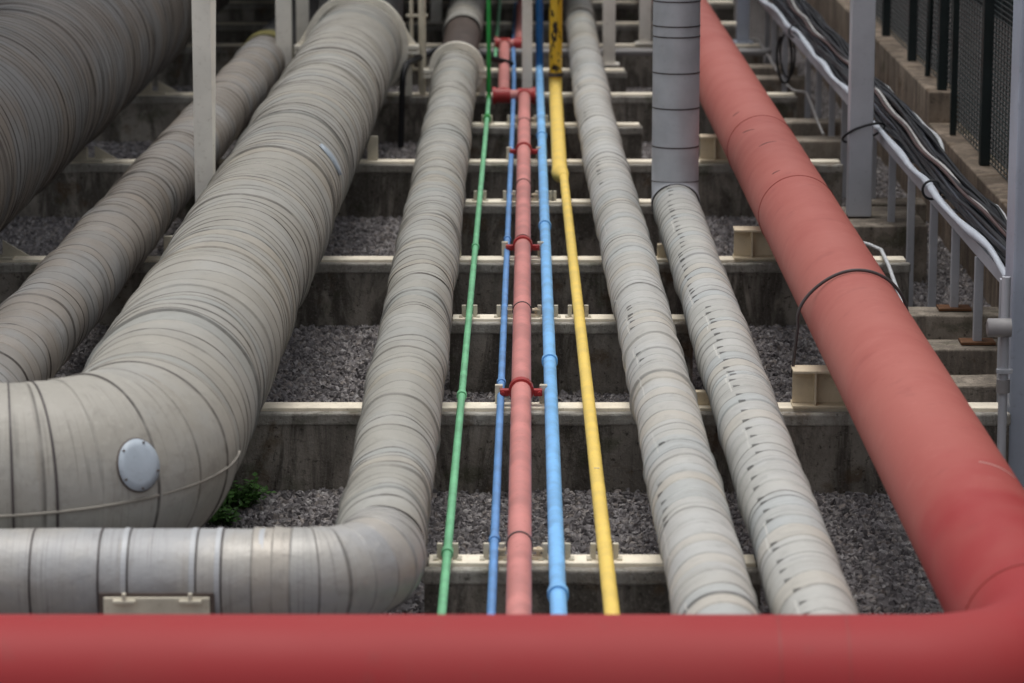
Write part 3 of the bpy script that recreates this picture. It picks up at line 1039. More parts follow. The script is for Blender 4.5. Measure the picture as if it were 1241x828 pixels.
# scratches on the paint
def scratch(px, py, dx, dy):
    s1_, a1_ = locate(swR, px, py, rR, (swR.L - 33, swR.L - 2))
    s2_, a2_ = locate(swR, px + dx, py + dy, rR, (swR.L - 33, swR.L - 2))
    t = np.linspace(0, 1, 6)
    P = swR.surf(s1_ + (s2_ - s1_) * t, a1_ + (a2_ - a1_) * t, np.full(6, rR + .0005))
    MB().tube(P, [.0008, .0025, .0025, .002, .0015, .0006], 5).build('scratch', M['band_dark'], tR)


for q in ((884, 141, 8, -6), (896, 163, 15, -9), (915, 178, 22, -8), (930, 212, 10, -5)):
    scratch(*q)
sx_, ax_ = locate(swR, 1115, 452, rR, (swR.L - 33, swR.L - 20))

# beige beam stubs holding the red pipe, one on each long sleeper
def h_stub(cx_, cy_, z0, L, h, w, mat_, parent):
    tw, tf = .008, .012
    mb = MB()
    mb.box((cx_, cy_, z0 + tf / 2), (L, w, tf), 0, .002)
    mb.box((cx_, cy_, z0 + h - tf / 2), (L, w, tf), 0, .002)
    mb.box((cx_, cy_, z0 + h / 2), (L - .004, tw, h - 2 * tf - .002))
    return mb


stub_lab = {14.33: 'nearest beige I beam stub, with the black U bolt, under the red pipe',
            18.16: 'second beige I beam stub under the red pipe, right of the grey riser foot',
            21.98: 'third beige I beam stub under the red pipe, seen between grey riser and red pipe',
            25.66: 'fourth beige I beam stub under the red pipe, mostly hidden behind it',
            29.2: 'farthest beige I beam stub under the red pipe'}
for y in (14.33, 18.16, 21.98):
    xl = gx(955, y + .3) if y < 15 else (gx(886, y + .3) if y < 19 else gx(846, y + .3))
    xr_ = xR(y) + .28
    t = thing('beam_stub', stub_lab[y], 'pipe support', ((xl + xr_) / 2, y + .1, .01), 'beige I beam stubs under the red pipe')
    h_stub((xl + xr_) / 2, y + .1, .0085, xr_ - xl, .17, .14, None, t).build('i_beam', M['beige'], t)
    MB().box((xl + .1, y + .1, .0945), (.008, .13, .142)).build('stiffener', M['beige'], t)

# U bolt over the red pipe
yU = 14.47
ub = MB()
a = np.linspace(-.12, math.pi + .12, 40)
pts = [(xR(yU) - (rR + .075), yU, .13)] + [(xR(yU) - (rR + .014) * math.cos(q) * (1.0 + .18 * max(0, math.cos(q)) ** 3), yU, zR + (rR + .012) * math.sin(q)) for q in a] + [(xR(yU) + rR + .016, yU, .13)]
pts = [p for p in pts]
ub.tube(pts, .0075, 10)
o = ub.build('u_bolt', M['band_dark'], None)
tag(o, 'black U bolt looped over the thick red pipe', 'U bolt')

# ------------------------------------------------------------------ thin coloured pipes
def coupling(sw, y, r, mat, parent, w=.05, th=.006, name='coupling'):
    return ring(sw, sw.s_at_y(y), r, w, mat, parent, name, th, 28)


# green
yG = 25.1
tG = thing('green_pipe', 'thin pale green pipe that turns up into a bright green riser', 'pipe', (fg(15), 15, 0))
swG = Sweep(fillet([(fg(10.3), 10.3, .045), (fg(yG), yG, .045), (fg(yG), yG, 4.4)], [.06]))
gq = swG.s_at_y(yG - .05)
plain_pipe(swG, .0165, M['green'], tG, 'pipe_body', 20, 0, swG.S[-1] - 4.38)
plain_pipe(swG, .0165, M['green_deep'], tG, 'riser', 20, swG.S[-1] - 4.42)
for py in (296, 475, 665):
    coupling(swG, gp(560, py, .06)[1], .0165, M['green'], tG)
coupling(swG, 24.0, .0165, M['green_deep'], tG, .12, .012, 'valve_body')
far_g = [gp(600, 72, .045), gp(605, 10, .045)]
o = MB().tube([far_g[0], far_g[1], far_g[1] + (far_g[1] - far_g[0])], .0145, 14).build('green_pipe', M['green'])
tag(o, 'short far run of thin green pipe in the shade right of the green riser', 'pipe')

# small blue
tS = thing('blue_pipe', 'thinnest blue pipe, left of the thin red pipe and passing under its bright red jog', 'pipe', (fb(15), 15, 0))
sP = [(fb(10.3), 10.3, .045), bB, gp(623, 95, .045), gp(622, 55, .045), gp(625, 4, .045)]
swS = Sweep(fillet(sP, [3, 2, 2]))
plain_pipe(swS, .0165, M['blue_small'], tS, 'pipe_body', 20)
for py in (287, 460, 650):
    coupling(swS, gp(610, py, .06)[1], .0165, M['blue_small'], tS, .045, .005)

# thin red with its sideways jog
r_r, zr = .045, .078
tQ = thing('red_pipe', 'thin pinkish red pipe in the middle with bolted clamps and a sideways jog', 'pipe', (fr(15), 15, 0))
j1, j2 = gp(635.5, 116, zr), gp(610.5, 114, zr)
j3, j4 = gp(611.5, 54, zr), gp(629.5, 51, zr)
j2 = np.array([j2[0], j1[1], zr])
j4 = np.array([j4[0], j3[1], zr])
swQ = Sweep(fillet([(fr(10.3), 10.3, zr), j1, j2, j3, j4, gp(632, 3, zr)], [.05, .05, .05, .05]))
plain_pipe(swQ, r_r, M['red_thin'], tQ, 'pipe_body', 28)
# bright fittings
for c, d in ((j1, (1, 0)), (j2, (-1, 0)), (j3, (-1, 0)), (j4, (1, 0))):
    mb = MB()
    mb.tube([c + np.array([-d[0] * .05, 0, 0]), c + np.array([d[0] * .07, 0, 0])], r_r + .012, 24)
    mb.tube([c + np.array([d[0] * .06, 0, 0]), c + np.array([d[0] * .085, 0, 0])], r_r + .022, 24)
    mb.tube([c, c + np.array([0, -.09 if c is j1 or c is j3 else .09, 0])], r_r + .009, 24)
    mb.build('elbow_fitting', M['red_deep'], tQ)
MB().tube([j1 + np.array([-.06, 0, 0]), j2 + np.array([.06, 0, 0])], r_r - .004, 24).build('cross_run', M['red_deep'], tQ)
for py in (143, 173, 217, 285, 366, 459, 645):
    coupling(swQ, gp(633, py, zr + r_r)[1], r_r, M['band_dark'], tQ, .012, .004, 'band')
for y in (14.43, 18.26, 22.08):
    c = coupling(swQ, y, r_r, M['red_deep'], tQ, .055, .011, 'clamp')
    x = fr(y)
    for sg in (-1, 1):
        mb = MB().box((x + sg * .075, y, zr - .01), (.04, .04, .03), 0, .004)
        mb.tube([(x + sg * .082, y - .035, zr - .01), (x + sg * .082, y + .035, zr - .01)], .009, 8)
        build_sub(mb, 'bolt', M['red_deep'], c)
        build_sub(MB().box((x + sg * .1, y + .05, .05), (.035, .03, .085), 0, .003), 'bracket', M['cream'], c)
for y in (11.8, 16.52, 20.34, 23.97):
    x = fr(y)
    mb = MB().box((x, y, .016), (.17, .035, .012), 0, .002)
    for sg in (-1, 1):
        mb.tube([(x + sg * .07, y, .015), (x + sg * .07, y, .055)], .007, 8)
        mb.box((x + sg * .07, y, .045), (.04, .03, .01), 0, .002)
    mb.build('pipe_strap', M['beige'], tQ)

# larger blue
tU = thing('blue_pipe', 'sky blue pipe right of the thin red pipe, turning up into a chipped blue riser', 'pipe', (fu(15), 15, 0))
yU2 = 26.7
swU = Sweep(fillet([(fu(10.3), 10.3, .06), (fu(yU2), yU2, .06), (fu(yU2), yU2, 4.4)], [.1]))
plain_pipe(swU, .03, M['blue'], tU, 'pipe_body', 24, 0, swU.L - 4.25)
plain_pipe(swU, .0305, M['blue_deep'], tU, 'riser', 24, swU.L - 4.3)
for py in (160, 268, 430, 710):
    coupling(swU, gp(665, py, .09)[1], .03, M['blue'], tU, .05, .008)

# yellow
tY = thing('yellow_pipe', 'yellow pipe that thickens and turns up into a chipped yellow riser', 'pipe', (fy(15), 15, 0))
yYr = 25.4
thick_end = np.array([yD[0], yYr, .07])
P1 = fillet([(fy(10.3), 10.3, .06), (fy(16), 16, .06), (yB[0], yB[1], .06)], [5])
MB().tube(P1[::14].tolist() + [P1[-1].tolist()], .028, 24).build('thin_section', M['yellow'], tY)
yr0 = yB[1]
MB().tube([(yB[0], yr0 - .12, .06), (yB[0], yr0 - .1, .06), (yC[0] + .004, yr0 - .02, .066), (yC[0], yr0 + .06, .07), (yC[0], yr0 + .1, .07)],
          [.030, .033, .055, .055, .05], 28).build('reducer', M['yellow'], tY)
swY = Sweep(fillet([(yC[0], yr0 + .05, .07), (thick_end[0], yYr, .07), (thick_end[0], yYr, 4.4)], [.1]))
plain_pipe(swY, .05, M['yellow'], tY, 'thick_section', 32, 0, swY.L - 4.2)
plain_pipe(swY, .0505, M['yellow_chip'], tY, 'riser', 32, swY.L - 4.24)
ring(swY, swY.L - 4.2, .05, .03, M['dark_sleeve'], tY, 'joint_ring', .009, 32)
for y in (12.9,):
    MB().box((fy(y), y, .0885), (.022, .004, .003), 0, .001).build('paint_chip', M['strip'], tY)

# ------------------------------------------------------------------ posts and columns
def h_column(name, label, x, y, z0, z1, wx, dy, mat, group, lean=0, tf=.012, tw=.01, base=True):
    """H section column: flanges face along x, web between"""
    t = thing(name, label, 'column', (x, y, z0), group)
    mb = MB()
    for sg in (-1, 1):
        mb.box((x + sg * 0, y + sg * (dy / 2 - tf / 2), (z0 + z1) / 2), (wx, tf, z1 - z0), 0, .002)
    mb.box((x, y, (z0 + z1) / 2), (tw, dy - 2 * tf - .002, z1 - z0 - .004))
    mb.build('steel_section', mat, t)
    if base:
        MB().box((x, y, z0 + .008), (wx + .08, dy + .06, .016), 0, .003).build('base_plate', mat, t)
    return t


def sq_post(label, x, y, z0, z1, w, mat, group=None, base=True, block=None):
    t = thing('support_post', label, 'post', (x, y, z0), group)
    MB().box((x, y, (z0 + z1) / 2), (w, w, z1 - z0), 0, .008).build('post_tube', mat, t)
    if base:
        MB().box((x, y, z0 + .008), (w + .07, w + .07, .016), 0, .003).build('base_plate', mat, t)
    if block:
        rough_box(x - block / 2, x + block / 2, y - block / 2, y + block / 2, GZ - .06, z0 - .001, .2).build('footing', M['footing'], t)
    return t


G_COL = 'cream steel columns between the left hand pipes'
tcol = thing('steel_column', 'tall pale steel column rising between the rusty wrapped pipe and the largest pale pipe', 'column', (-1.735, 18.26, .009), G_COL)
MB().box((-1.735, 18.2, 2.055), (.102, .014, 4.09), 0, .002).build('front_flange', M['column'], tcol)
MB().prism([(-1.787, 18.24, .009), (-1.687, 18.24, .009), (-1.687, 18.58, 1.42), (-1.687, 18.58, 4.1), (-1.787, 18.58, 4.1), (-1.787, 18.58, 1.42)], (0, .014, 0)).build('back_flange', M['column'], tcol)
MB().prism([(-1.740, 18.21, .009), (-1.740, 18.24, .009), (-1.740, 18.578, 1.42), (-1.740, 18.578, 4.1), (-1.740, 18.21, 4.1)], (.01, 0, 0)).build('web', M['column'], tcol)
h_column('steel_column', 'far pale steel column in the shade beside the collar of the largest pale pipe', -1.81, 25.76, .009, 4.1, .12, .14, M['column'], G_COL)
h_column('steel_column', 'pale steel column standing just left of the largest pale pipe collar', -1.70, 26.35, GZ, 4.1, .10, .12, M['column'], G_COL)
sq_post('white square post standing behind the bright red jog, between the blue pipes', gx(639, 26.0), 26.05, GZ, 4.1, .082, M['column'])
sq_post('cream post on a concrete block just right of the left off white pipe', gx(738, 27.75), 27.75, .0, 4.1, .105, M['column'], 'cream posts in the shade', True, .16)
sq_post('cream post farther back between the left off white pipe and the grey riser', gx(782, 29.3), 29.3, .009, 4.1, .11, M['column'], 'cream posts in the shade')
sq_post('cream post far behind the grey wrapped pipe with the bright straps', gx(529, 31.2), 31.2, .009, 4.1, .11, M['column'], 'cream posts in the shade')
sq_post('blue grey post beyond the red pipe near the far end of the cable tray', gx(900, 29.4), 29.4, .009, 4.1, .11, M['post_blue'])
sq_post('light grey square post on a concrete footing between the red pipe and the cable tray', gx(1040.5, 19.85), 19.85, -.005, 4.1, .143, M['grey_post'], None, False)
xbig = gx(1222, 14.4) + .14
tP = thing('support_post', 'thick blue grey post cut by the right edge of the photo', 'post', (xbig, 14.5, GZ))
MB().box((xbig, 14.5, 1.85), (.28, .24, 4.45), 0, .012).build('post_tube', M['post_blue'], tP)
# small fittings by the big post
tV = thing('drain_pipe', 'slim grey drain pipe with a round capped valve beside the thick post', 'pipe', (gx(1215, 14.3), 14.28, GZ))
xv = gx(1216, 14.25)
MB().tube([(xv, 14.28, GZ), (xv, 14.28, .05), (xv, 14.28, .62)], .02, 14).build('pipe_body', M['grey_post'], tV)
MB().tube([(xv, 14.28, .10), (xv, 14.28, .16)], .03, 14).build('union', M['conduit'], tV)
MB().tube([(xv - .085, 14.24, .40), (xv - .08, 14.24, .40), (xv + .02, 14.24, .40)], [.03, .042, .042], 20).build('valve_cap', M['conduit'], tV)
MB().box((xv, 14.26, .2), (.07, .03, .02), 0, .003).build('bracket', M['grey_post'], tV)

# standpipes and hose near the collars
tN = thing('standpipe', 'slim cream standpipe with a bracket, between the largest pale pipe and the grey wrapped pipe', 'pipe', (gx(512, 25.7), 25.72, .01))
xs = gx(512.5, 25.8)
MB().tube([(xs, 25.72, .01), (xs, 25.72, .1), (xs, 25.72, 4.1)], [.026, .03, .03], 16).build('pipe_body', M['cream'], tN)
MB().tube([(xs - .085, 25.75, .18), (xs - .085, 25.75, 4.1)], .016, 12).build('side_pipe', M['cream'], tN)
for z in (.2, .62, .78):
    MB().box((xs - .04, 25.74, z), (.17, .03, .022), 0, .003).build('bracket', M['cream'], tN)
hose = fillet([(gx(486, 25.4), 25.3, GZ), (gx(489, 25.4), 25.3, .28), (gx(540, 26.4), 26.3, .32), (gx(620, 27.2), 27.0, .1)], [.14, .1], .03)
o = MB().tube(hose, .024, 14).build('black_hose', M['black'])
tag(o, 'black hose rising beside the largest pale pipe and crossing behind the grey pipe collar', 'hose')

# grey conduit crossing between the far sleepers
cz = .02
cpt = [(gx(560, 28.6), 28.55, cz), (2.2, 28.55, cz), (2.26, 28.6, .5)]
o = MB().tube(fillet([(-2.2, 28.55, cz), (gx(936, 28.8), 28.55, cz), (gx(937, 28.8), 28.6, .55)], [.09], .03), .03, 14).build('conduit', M['conduit'])
tag(o, 'grey conduit crossing low between the far sleepers and bending up by the cable tray', 'conduit')

# ------------------------------------------------------------------ right hand side: footings, cable tray, cables
G_FOOT = 'small concrete footings under the cable tray legs'
foots = [(1148, 1210, 468, 'nearest small concrete footing beside the thick post, showing gravel behind it'),
         (1121, 1202, 424, 'small concrete footing carrying the nearest rusty base plate'),
         (1097, 1190, 383, 'small concrete footing with an arched hollow in front, carrying the second rusty base plate'),
         (1030, 1100, 274, 'small concrete footing at the base of the light grey square post'),
         (1052, 1100, 247, 'small concrete footing just behind the light grey square post'),
         (965, 1022, 171, 'small concrete footing left of the light grey post where the thin pale cable ends'),
         (953, 1004, 149, 'small concrete footing near the ring weld of the red pipe'),
         (915, 965, 96, 'small concrete footing under the hanging loop of black cable'),
         (905, 950, 82, 'farthest small concrete footing below the far end of the cable tray')]
for (a_, b_, py, lab) in foots:
    g = gp((a_ + b_) / 2, py, -.015)
    w = g[1] * math.cos(PITCH) + CAM_H * math.sin(PITCH)
    x0, x1 = (a_ - 625) * w / FPX, (b_ - 625) * w / FPX
    o = rough_box(x0, x1 + .12, g[1], g[1] + (.75 if py == 274 else .26), GZ - .06, -.015).build('concrete_footing', M['footing'])
    tag(o, lab, 'concrete footing', G_FOOT)

tT = thing('cable_tray', 'grey cable tray on a row of short legs along the right side', 'cable tray', (2.3, 20, GZ))
left_px = [(1222, 330), (1188, 291), (1160, 263), (1133, 233), (1106, 203), (1083, 178), (1055, 141), (1027, 108), (994, 73), (970, 41), (948, 19), (926, 4)]
zt = .50
LP = [gp(px, py, zt) for px, py in left_px]
right_px = [(1226, 290), (1210, 258), (1188, 247), (1166, 231), (1148, 203), (1134, 167), (1105, 137), (1083, 120), (1054, 91), (1027, 60), (1010, 45), (994, 25), (975, 5)]
RP = [gp(px, py, zt + .02) for px, py in right_px]
LPa, RPa = np.array(LP), np.array(RP)
Yt = np.linspace(max(LPa[0, 1], 14.9), 28.5, 120)
lx = np.interp(Yt, LPa[:, 1], LPa[:, 0])
rx = np.interp(Yt, RPa[:, 1], RPa[:, 0])
lfit = np.polyfit(LPa[:, 1], LPa[:, 0], 1)
rfit = np.polyfit(RPa[:, 1], RPa[:, 0], 1)
print('tray fits', lfit, rfit)
lf = lambda Y: np.polyval(lfit, Y)
rf = lambda Y: np.polyval(rfit, Y)
for f_, nm in ((lf, 'rail'), (rf, 'rail')):
    mb = MB()
    ya, yb = 14.75, 31.0
    mb.prism([(f_(ya) - .012, ya, zt - .075), (f_(ya) + .012, ya, zt - .075), (f_(ya) + .012, ya, zt - .01), (f_(ya) - .012, ya, zt - .01)],
             (f_(yb) - f_(ya), yb - ya, 0))
    mb.build('rail', M['grey_post'], tT)
for y in np.arange(15.0, 31, .45):
    MB().box(((lf(y) + rf(y)) / 2, y, zt - .062), (rf(y) - lf(y) - .03, .04, .015), 0, .002).build('rung', M['grey_post'], tT)
legs = [(1184, 416, 1), (1156, 375, 1), (1130, 336, 0), (1103, 302, 0), (1080, 268, 0), (1057, 240, 0), (1023, 181, 0), (1008, 156, 0), (992, 138, 0), (979, 115, 0), (951, 96, 0), (938, 76, 0), (930, 54, 0)]
for px, py, plate in legs:
    g = gp(px, py, -.012)
    x, y = g[0], g[1]
    MB().box((x, y, (GZ if not plate else -.01) / 2 + zt / 2 - .04), (.042, .042, zt - .08 - (GZ if not plate else -.01)), 0, .004).build('leg', M['grey_post'], tT)
    if plate:
        MB().box((x, y, -.004), (.17, .12, .014), 0, .003).build('base_plate', M['rust'], tT)
MB().box((gx(1215, 14.95), 14.95, .06), (.05, .05, .86), 0, .004).build('leg', M['grey_post'], tT)

# sheathed white cable along the front rail
nS = 70
Ys = np.linspace(14.9, 30.5, nS)
px_ = lf(Ys)
real = np.interp(Ys, LPa[:, 1], LPa[:, 0])
wob = .012 * np.sin(Ys * 2.1) + .008 * np.sin(Ys * 5.7 + 1)
P = np.stack([real * .6 + px_ * .4 + wob * .6 - .02, Ys, zt + .012 + .012 * np.sin(Ys * 3.3)], -1)
o = MB().tube(P, .019 + .004 * np.sin(Ys * 4.4), 14).build('sheathed_cable', M['sheath'])
tag(o, 'thick white sheathed cable lying along the front edge of the cable tray', 'cable')
real = np.interp(Ys, RPa[:, 1], RPa[:, 0])
P = np.stack([real + .008 * np.sin(Ys * 4.7), Ys, zt + .03 + .015 * np.sin(Ys * 2.6 + 2)], -1)
o = MB().tube(P, .0125, 10).build('white_cable', M['white_cable'])
tag(o, 'slim white cable along the back edge of the cable tray next to the wall', 'cable')
mats = ['cable_black', 'cable_black', 'cable_grey', 'cable_black', 'cable_black', 'cable_black', 'cable_grey', 'cable_black']
ncab = 50
for i in range(ncab):
    k = (i + .5) / ncab
    Yc = np.linspace(14.6 + rng.uniform(0, .2), 31, 64)
    t_ = k + .09 * np.sin(Yc * rng.uniform(.5, 1.5) + rng.uniform(0, 6)) + .025 * np.sin(Yc * rng.uniform(2, 4) + rng.uniform(0, 6))
    t_ = np.clip(t_, .03, .98)
    lxx, rxx = lf(Yc) + .02, np.interp(Yc, RPa[::1, 1], RPa[:, 0]) * .6 + rf(Yc) * .4
    z = zt - .02 + (.095 if i % 3 == 2 else 0) * max(0, 1 - abs(k - .5) * 1.5) + rng.uniform(0, .07) + .014 * np.sin(Yc * rng.uniform(1, 3) + rng.uniform(0, 6))
    P = np.stack([lxx + (rxx - lxx) * t_, Yc, z], -1)
    mt = mats[i % len(mats)]
    gname = 'black cables bundled on the tray' if mt == 'cable_black' else 'grey cables bundled on the tray'
    o = MB().tube(P, rng.uniform(.008, .0135), 8).build('power_cable', M[mt])
    tag(o, ('black' if mt == 'cable_black' else 'dark grey') + ' cable in the loose bundle lying on the cable tray', 'cable', gname)
for kk, mt, lab in ((.32, 'cable_pale', 'pale cable snaking over the dark bundle in the middle of the tray'), (.2, 'cable_brown', 'brown cable beside the sheathed cable on the tray')):
    Yc = np.linspace(15, 30.5, 70)
    t_ = kk + .1 * np.sin(Yc * .9 + 1) + .03 * np.sin(Yc * 3)
    lxx, rxx = lf(Yc) + .02, rf(Yc)
    P = np.stack([lxx + (rxx - lxx) * t_, Yc, zt + .105 + .008 * np.sin(Yc * 4)], -1)
    o = MB().tube(P, .0095, 9).build('power_cable', M[mt])
    tag(o, lab, 'cable')
# cable ties wrapped round the sheath
for py, px in ((233, 1128), (40, 972)):
    g = gp(px, py, zt)
    q = np.linspace(0, 2 * math.pi, 20)
    xx = np.interp(g[1], Ys, P[:, 0]) if False else np.interp(g[1], LPa[:, 1], LPa[:, 0]) * .6 + lf(g[1]) * .4 - .02
    o = MB().tube([(xx + .05 * math.cos(a), g[1], zt + .012 + .05 * math.sin(a)) for a in q], .007, 8).build('cable_tie', M['black'])
    tag(o, 'black cable tie round the white sheath ' + ('right of the light grey post' if py > 100 else 'above the hanging black loop'), 'cable tie')
# hanging loop of black cable
g = gp(962, 97, .02)
xl, yl = lf(26.2) - .03, 26.1
pts = []
for k in np.linspace(0, 1, 26):
    a = -math.pi / 2 + (k - .5) * 5.2
    pts.append((xl + .055 * math.cos(a) * (1.2 - .3 * k), yl + .02 * math.sin(9 * k), .25 + .2 * math.sin(a)))
for off in (0,):
    o = MB().tube(pts, .011, 9).build('cable_loop', M['black'])
    tag(o, 'loop of black cable hanging from the tray near its far end', 'cable')
pts = [(x + .05, y + .06, z - .02) for x, y, z in pts]
o = MB().tube([(p[0] - .02, p[1], p[2] * .92 + .06) for p in pts], .009, 9).build('cable_loop', M['black'])
tag(o, 'second, shorter loop of black cable hanging behind the first at the tray end', 'cable')
# black cable looping round the grey post
pc = (gx(1040.5, 19.85), 19.85)
q = np.linspace(0, 2 * math.pi, 36)
o = MB().tube([(pc[0] + .02 + .125 * math.cos(a), pc[1] + .115 * math.sin(a), .50 + .07 * math.sin(a + 2.6)) for a in q], .008, 9).build('cable_loop', M['black'])
tag(o, 'black cable looped loosely round the light grey square post', 'cable')
# thin pale cable stepping over the footings
pp = [gp(905, 47, .02), gp(918, 48, .02), gp(934, 73, .0), gp(950, 100, .0), gp(962, 110, .02), gp(977, 112, .02), gp(984, 128, 0), gp(992, 150, 0), gp(998, 163, 0)]
o = MB().tube(fillet(pp, .12, .05), .010, 9).build('thin_cable', M['cable_pale'])
tag(o, 'thin pale cable stepping down over the footings right of the red pipe', 'cable')
pp = [gp(1030, 292, .03), gp(1052, 296, .03), gp(1068, 303, .03), gp(1077, 322, .05), gp(1085, 345, .08), gp(1093, 364, .08), gp(1098, 380, .02)]
o = MB().tube(fillet(pp, .1, .03), .011, 9).build('thin_cable', M['white_cable'])
tag(o, 'short white cable curling down behind the red pipe next to the U bolt', 'cable')
o = MB().tube(fillet([(gx(962, 28.5), 27.5, .55), (gx(960, 28), 27.7, .75), (gx(955, 29), 28.6, 1.1), (gx(950, 30), 29.4, 2.2)], .2, .05), .012, 9).build('white_cable', M['white_cable'])
tag(o, 'white cable dropping from above onto the far end of the cable tray', 'cable')

# ------------------------------------------------------------------ wall and fence on the right
XW = 2.75
tW = thing('concrete_wall', 'brown stained concrete wall stepping up behind the cable tray, carrying the dark fence', 'wall', (XW + .1, 20, GZ))
rough_box(XW, XW + .21, 8.5, 21.85, GZ - .1, .295, .25, .006).build('lower_wall', M['wall'], tW)
rough_box(XW, XW + .20, 21.86, 40, GZ - .1, .50, .25, .006).build('upper_wall', M['wall'], tW)
tF2 = thing('mesh_fence', 'dark mesh fence with black posts standing on the concrete wall', 'fence', (XW + .1, 20, .3))
xf = XW + .10


def fence_post(px, py, z, w, name='post'):
    g = gp(px, py, z)
    y = g[1]
    MB().box((xf, y, z + 1.3), (.055, w, 2.6), 0, .004).build(name, M['fence'], tF2)
    return y


for px, py, z, w in ((1072, 44, .5, .075), (1103, 72, .5, .085), (1139, 120, .5, .09), (1191, 191, .297, .095)):
    y = 4000 * (XW + .1) / (px - 625)
    y = (y - CAM_H * math.sin(PITCH)) / math.cos(PITCH)
    z = .5 if y > 21.86 else .297
    MB().box((xf, y, z + 1.3), (.06, .07, 2.6), 0, .004).build('post', M['fence'], tF2)
for y in (16.6, 14.2, 11.8, 29.5, 32):
    MB().box((xf, y, (.5 if y > 21.86 else .297) + 1.3), (.06, .07, 2.6), 0, .004).build('post', M['fence'], tF2)
y1 = (4000 * (XW + .1) / (1122 - 625) - CAM_H * math.sin(PITCH)) / math.cos(PITCH)
MB().tube([(xf, y1, .5), (xf, y1 - .1, 1.2), (xf, y1 - .35, 3.0)], .02, 8).build('brace', M['fence'], tF2)
y2 = (4000 * (XW + .1) / (1157 - 625) - CAM_H * math.sin(PITCH)) / math.cos(PITCH)
MB().box((xf - .02, y2, 1.5), (.04, .035, 2.4), 0, .003).build('brace', M['fence'], tF2)


def mesh_panel(y0, y1, z0, z1, pitch):
    mb_v, mb_f = [], []
    w = .0032

    def bar(ya, za, yb, zb, xo):
        d = np.array([yb - ya, zb - za])
        L_ = np.linalg.norm(d)
        if L_ < .01:
            return
        n = np.array([-d[1], d[0]]) / L_ * w
        o = len(mb_v)
        for (yy, zz) in ((ya, za), (yb, zb)):
            mb_v.extend([(xo - w, yy - n[0], zz - n[1]), (xo - w, yy + n[0], zz + n[1]), (xo + w, yy + n[0], zz + n[1]), (xo + w, yy - n[0], zz - n[1])])
        for k in range(4):
            k2 = (k + 1) % 4
            mb_f.append((o + k, o + k2, o + 4 + k2, o + 4 + k))
    for z in np.arange(z0, z1, pitch):
        bar(y0, z, y1, z, xf + .035)
    for y in np.arange(y0, y1, .12):
        bar(y, z0, y, z1, xf + .042)
    mb = MB()
    mb.add(mb_v, mb_f)
    return mb


mesh_panel(11.8, 21.8, .31, 2.6, .032).build('mesh_panel', M['mesh'], tF2)
mesh_panel(21.9, 32, .52, 2.8, .036).build('mesh_panel', M['mesh'], tF2)
for (a_, b_, z) in ((11.8, 21.8, 2.62), (21.9, 32, 2.82)):
    MB().box((xf, (a_ + b_) / 2, z), (.05, b_ - a_, .05), 0, .004).build('top_rail', M['fence'], tF2)

# dark clad building beyond the fence
tb = thing('building', 'dark clad plant building beyond the mesh fence', 'building', (7.5, 24, GZ))
mb = MB().box((8.2, 24, 2.6), (6.0, 34, 6.0))
mb.build('wall', M['building'], tb)
for y in np.arange(8, 40.5, .6):
    MB().box((5.18, y, 2.6), (.05, .12, 5.9), 0, .005).build('cladding_rib', M['building'], tb) if y < 40 else None

# ------------------------------------------------------------------ unseen overhead rack, decks added to shade the far part
tK = thing('shading_rack', 'unseen overhead rack, its decks added to shade the far and left pipes', 'pipe rack', (0, 33, 4.1))
MB().box((-2.5, 36.1, 1.95), (6.9, 13.6, .12), 0, .01).build('shading_deck', M['shading_deck'], tK)  # low, out of view; set here to darken the far bays
MB().box((-3.6, 28.05, 1.955), (4.6, 2.3, .12), 0, .01).box((-4.6, 19.1, 4.45), (3.4, 9.5, .16), 0, .01).build('side_shading_deck', M['shading_deck'], tK)  # unseen slabs added to hold light off the left pipes
for x in (-5.6, -1.8, 2.08):
    MB().box((x, 28.5, 4.22), (.16, 29, .28), 0, .01).build('girder', M['shading_deck'], tK)
for y in (19.1, 25.25, 26.75, 29.5, 34, 42):
    MB().box((-1.75, y, 4.22), (7.5, .16, .26), 0, .01).build('girder', M['shading_deck'], tK)
for x, y in ((-5.6, 15), (-5.6, 26), (-5.6, 42), (2.08, 42)):
    MB().box((x, y, 1.87), (.2, .2, 4.46), 0, .01).build('column', M['shading_deck'], tK)
o = rough_box(-8, 5, 43, 43.3, GZ - .1, 4.0, .5).build('rear_shading_wall', M['concrete'])  # out of view, added to block light from behind the rack
tag(o, 'unseen concrete wall added to keep the space under the rack dark', 'wall')

# ------------------------------------------------------------------ weeds beside the large elbow
def weed(px, py, n, spread, label):
    g = gp(px, py, GZ)
    t = thing('weed', label, 'plant', (g[0], g[1], GZ), 'weeds at the foot of the large elbow')
    st, lv = MB(), MB()
    for i in range(n):
        a = rng.uniform(0, 6.28)
        R_ = spread * math.sqrt(rng.random())
        h = rng.uniform(.02, .10)
        b0 = g + np.array([R_ * .5 * math.cos(a), R_ * .5 * math.sin(a), 0])
        top = g + np.array([R_ * math.cos(a), R_ * math.sin(a), h])
        mid = (b0 + top) / 2 + np.array([0, 0, .02])
        st.tube([b0, mid, top], [.003, .0025, .0015], 5)
        for k in range(6):
            c = b0 + (top - b0) * rng.uniform(.4, 1.05)
            d = rng.normal(size=3)
            d[2] = abs(d[2]) * .5 - .1
            d /= np.linalg.norm(d)
            sd = np.cross(d, [0, 0, 1.0])
            sd /= np.linalg.norm(sd) + 1e-9
            L_, w = rng.uniform(.018, .042), rng.uniform(.009, .016)
            nrm = np.cross(sd, d)
            lv.add([c, c + d * L_ * .45 + sd * w, c + d * L_ - nrm * .006, c + d * L_ * .45 - sd * w], [(0, 1, 2, 3)])
    st.build('stem', M['weed_stem'], t)
    lv.build('leaf', M['weed_leaf'], t)


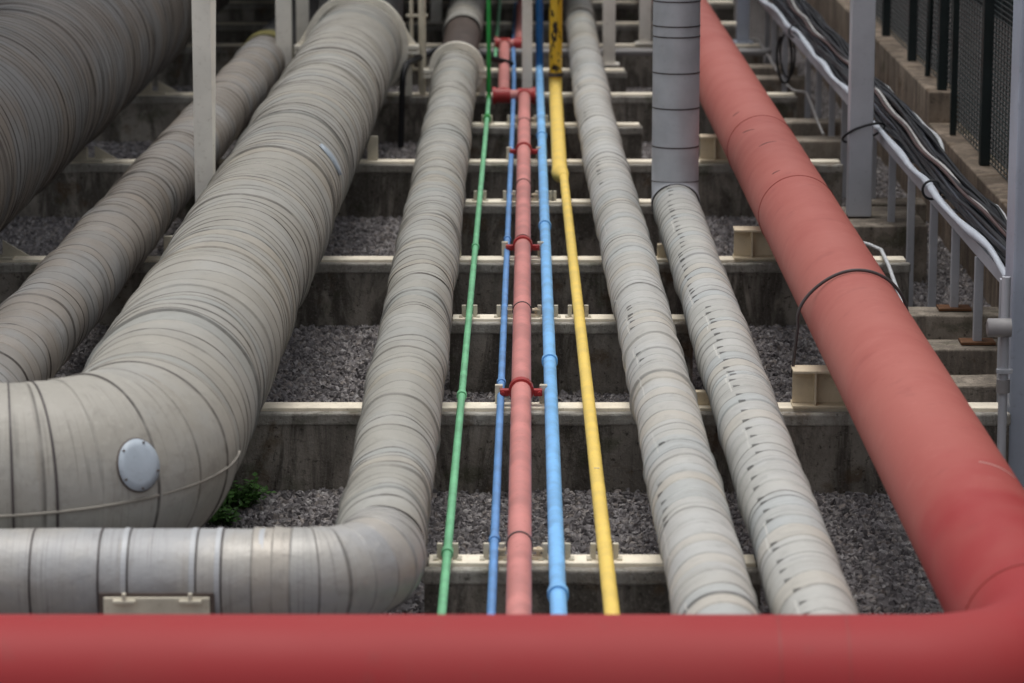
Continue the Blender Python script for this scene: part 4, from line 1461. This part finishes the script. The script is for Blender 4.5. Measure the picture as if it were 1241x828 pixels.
M['weed_leaf'] = paint('weed_leaf_green', (.07, .17, .035), .55, .4, .2, (.1, .12, .03), 30)
M['weed_stem'] = paint('weed_stem_green', (.06, .10, .03), .6, .2, .1)
weed(286, 612, 80, .15, 'leafy green weed growing from the gravel beside the large elbow')
weed(264, 634, 40, .11, 'smaller green weed half hidden below the large elbow')

# ------------------------------------------------------------------ world, sun, camera
w = bpy.data.worlds.new('World')
scene.world = w
w.use_nodes = True
nt = w.node_tree
bg = nt.nodes['Background']
sky = nt.nodes.new('ShaderNodeTexSky')
sky.sky_type = 'NISHITA'
sky.sun_disc = False
SUN_EL, SUN_ROT = rad(86), rad(340)
sky.sun_elevation = SUN_EL
sky.sun_rotation = SUN_ROT
sky.dust_density = 4
sky.air_density = 1.0
hs = nt.nodes.new('ShaderNodeHueSaturation')
hs.inputs['Saturation'].default_value = .22
nt.links.new(sky.outputs[0], hs.inputs['Color'])
nt.links.new(hs.outputs[0], bg.inputs[0])
bg.inputs[1].default_value = .125
sl = bpy.data.lights.new('sun', 'SUN')
sl.energy = .7
sl.angle = rad(35)
sl.color = (1, .96, .9)
so = bpy.data.objects.new('sun', sl)
dirv = Vector((math.sin(SUN_ROT) * math.cos(SUN_EL), math.cos(SUN_ROT) * math.cos(SUN_EL), math.sin(SUN_EL)))
so.rotation_euler = dirv.to_track_quat('Z', 'Y').to_euler()
so.location = (0, 0, 20)
link(so)

cam = bpy.data.cameras.new('camera')
cam.sensor_width = 36
cam.lens = 36 * FPX / 1241.0
cam.clip_start = .1
cam.clip_end = 1500
cam.dof.use_dof = True
cam.dof.focus_distance = 15.4
cam.dof.aperture_fstop = 3.2
co = bpy.data.objects.new('camera', cam)
co.location = (0, 0, CAM_H)
mt = Matrix(((RGT[0], UPV[0], -FWD[0]), (RGT[1], UPV[1], -FWD[1]), (RGT[2], UPV[2], -FWD[2])))
co.rotation_euler = mt.to_euler()
link(co)
scene.camera = co

vs = scene.view_settings
vs.view_transform = 'Standard'
vs.look = 'None'
vs.exposure = 0.52
vs.gamma = 1
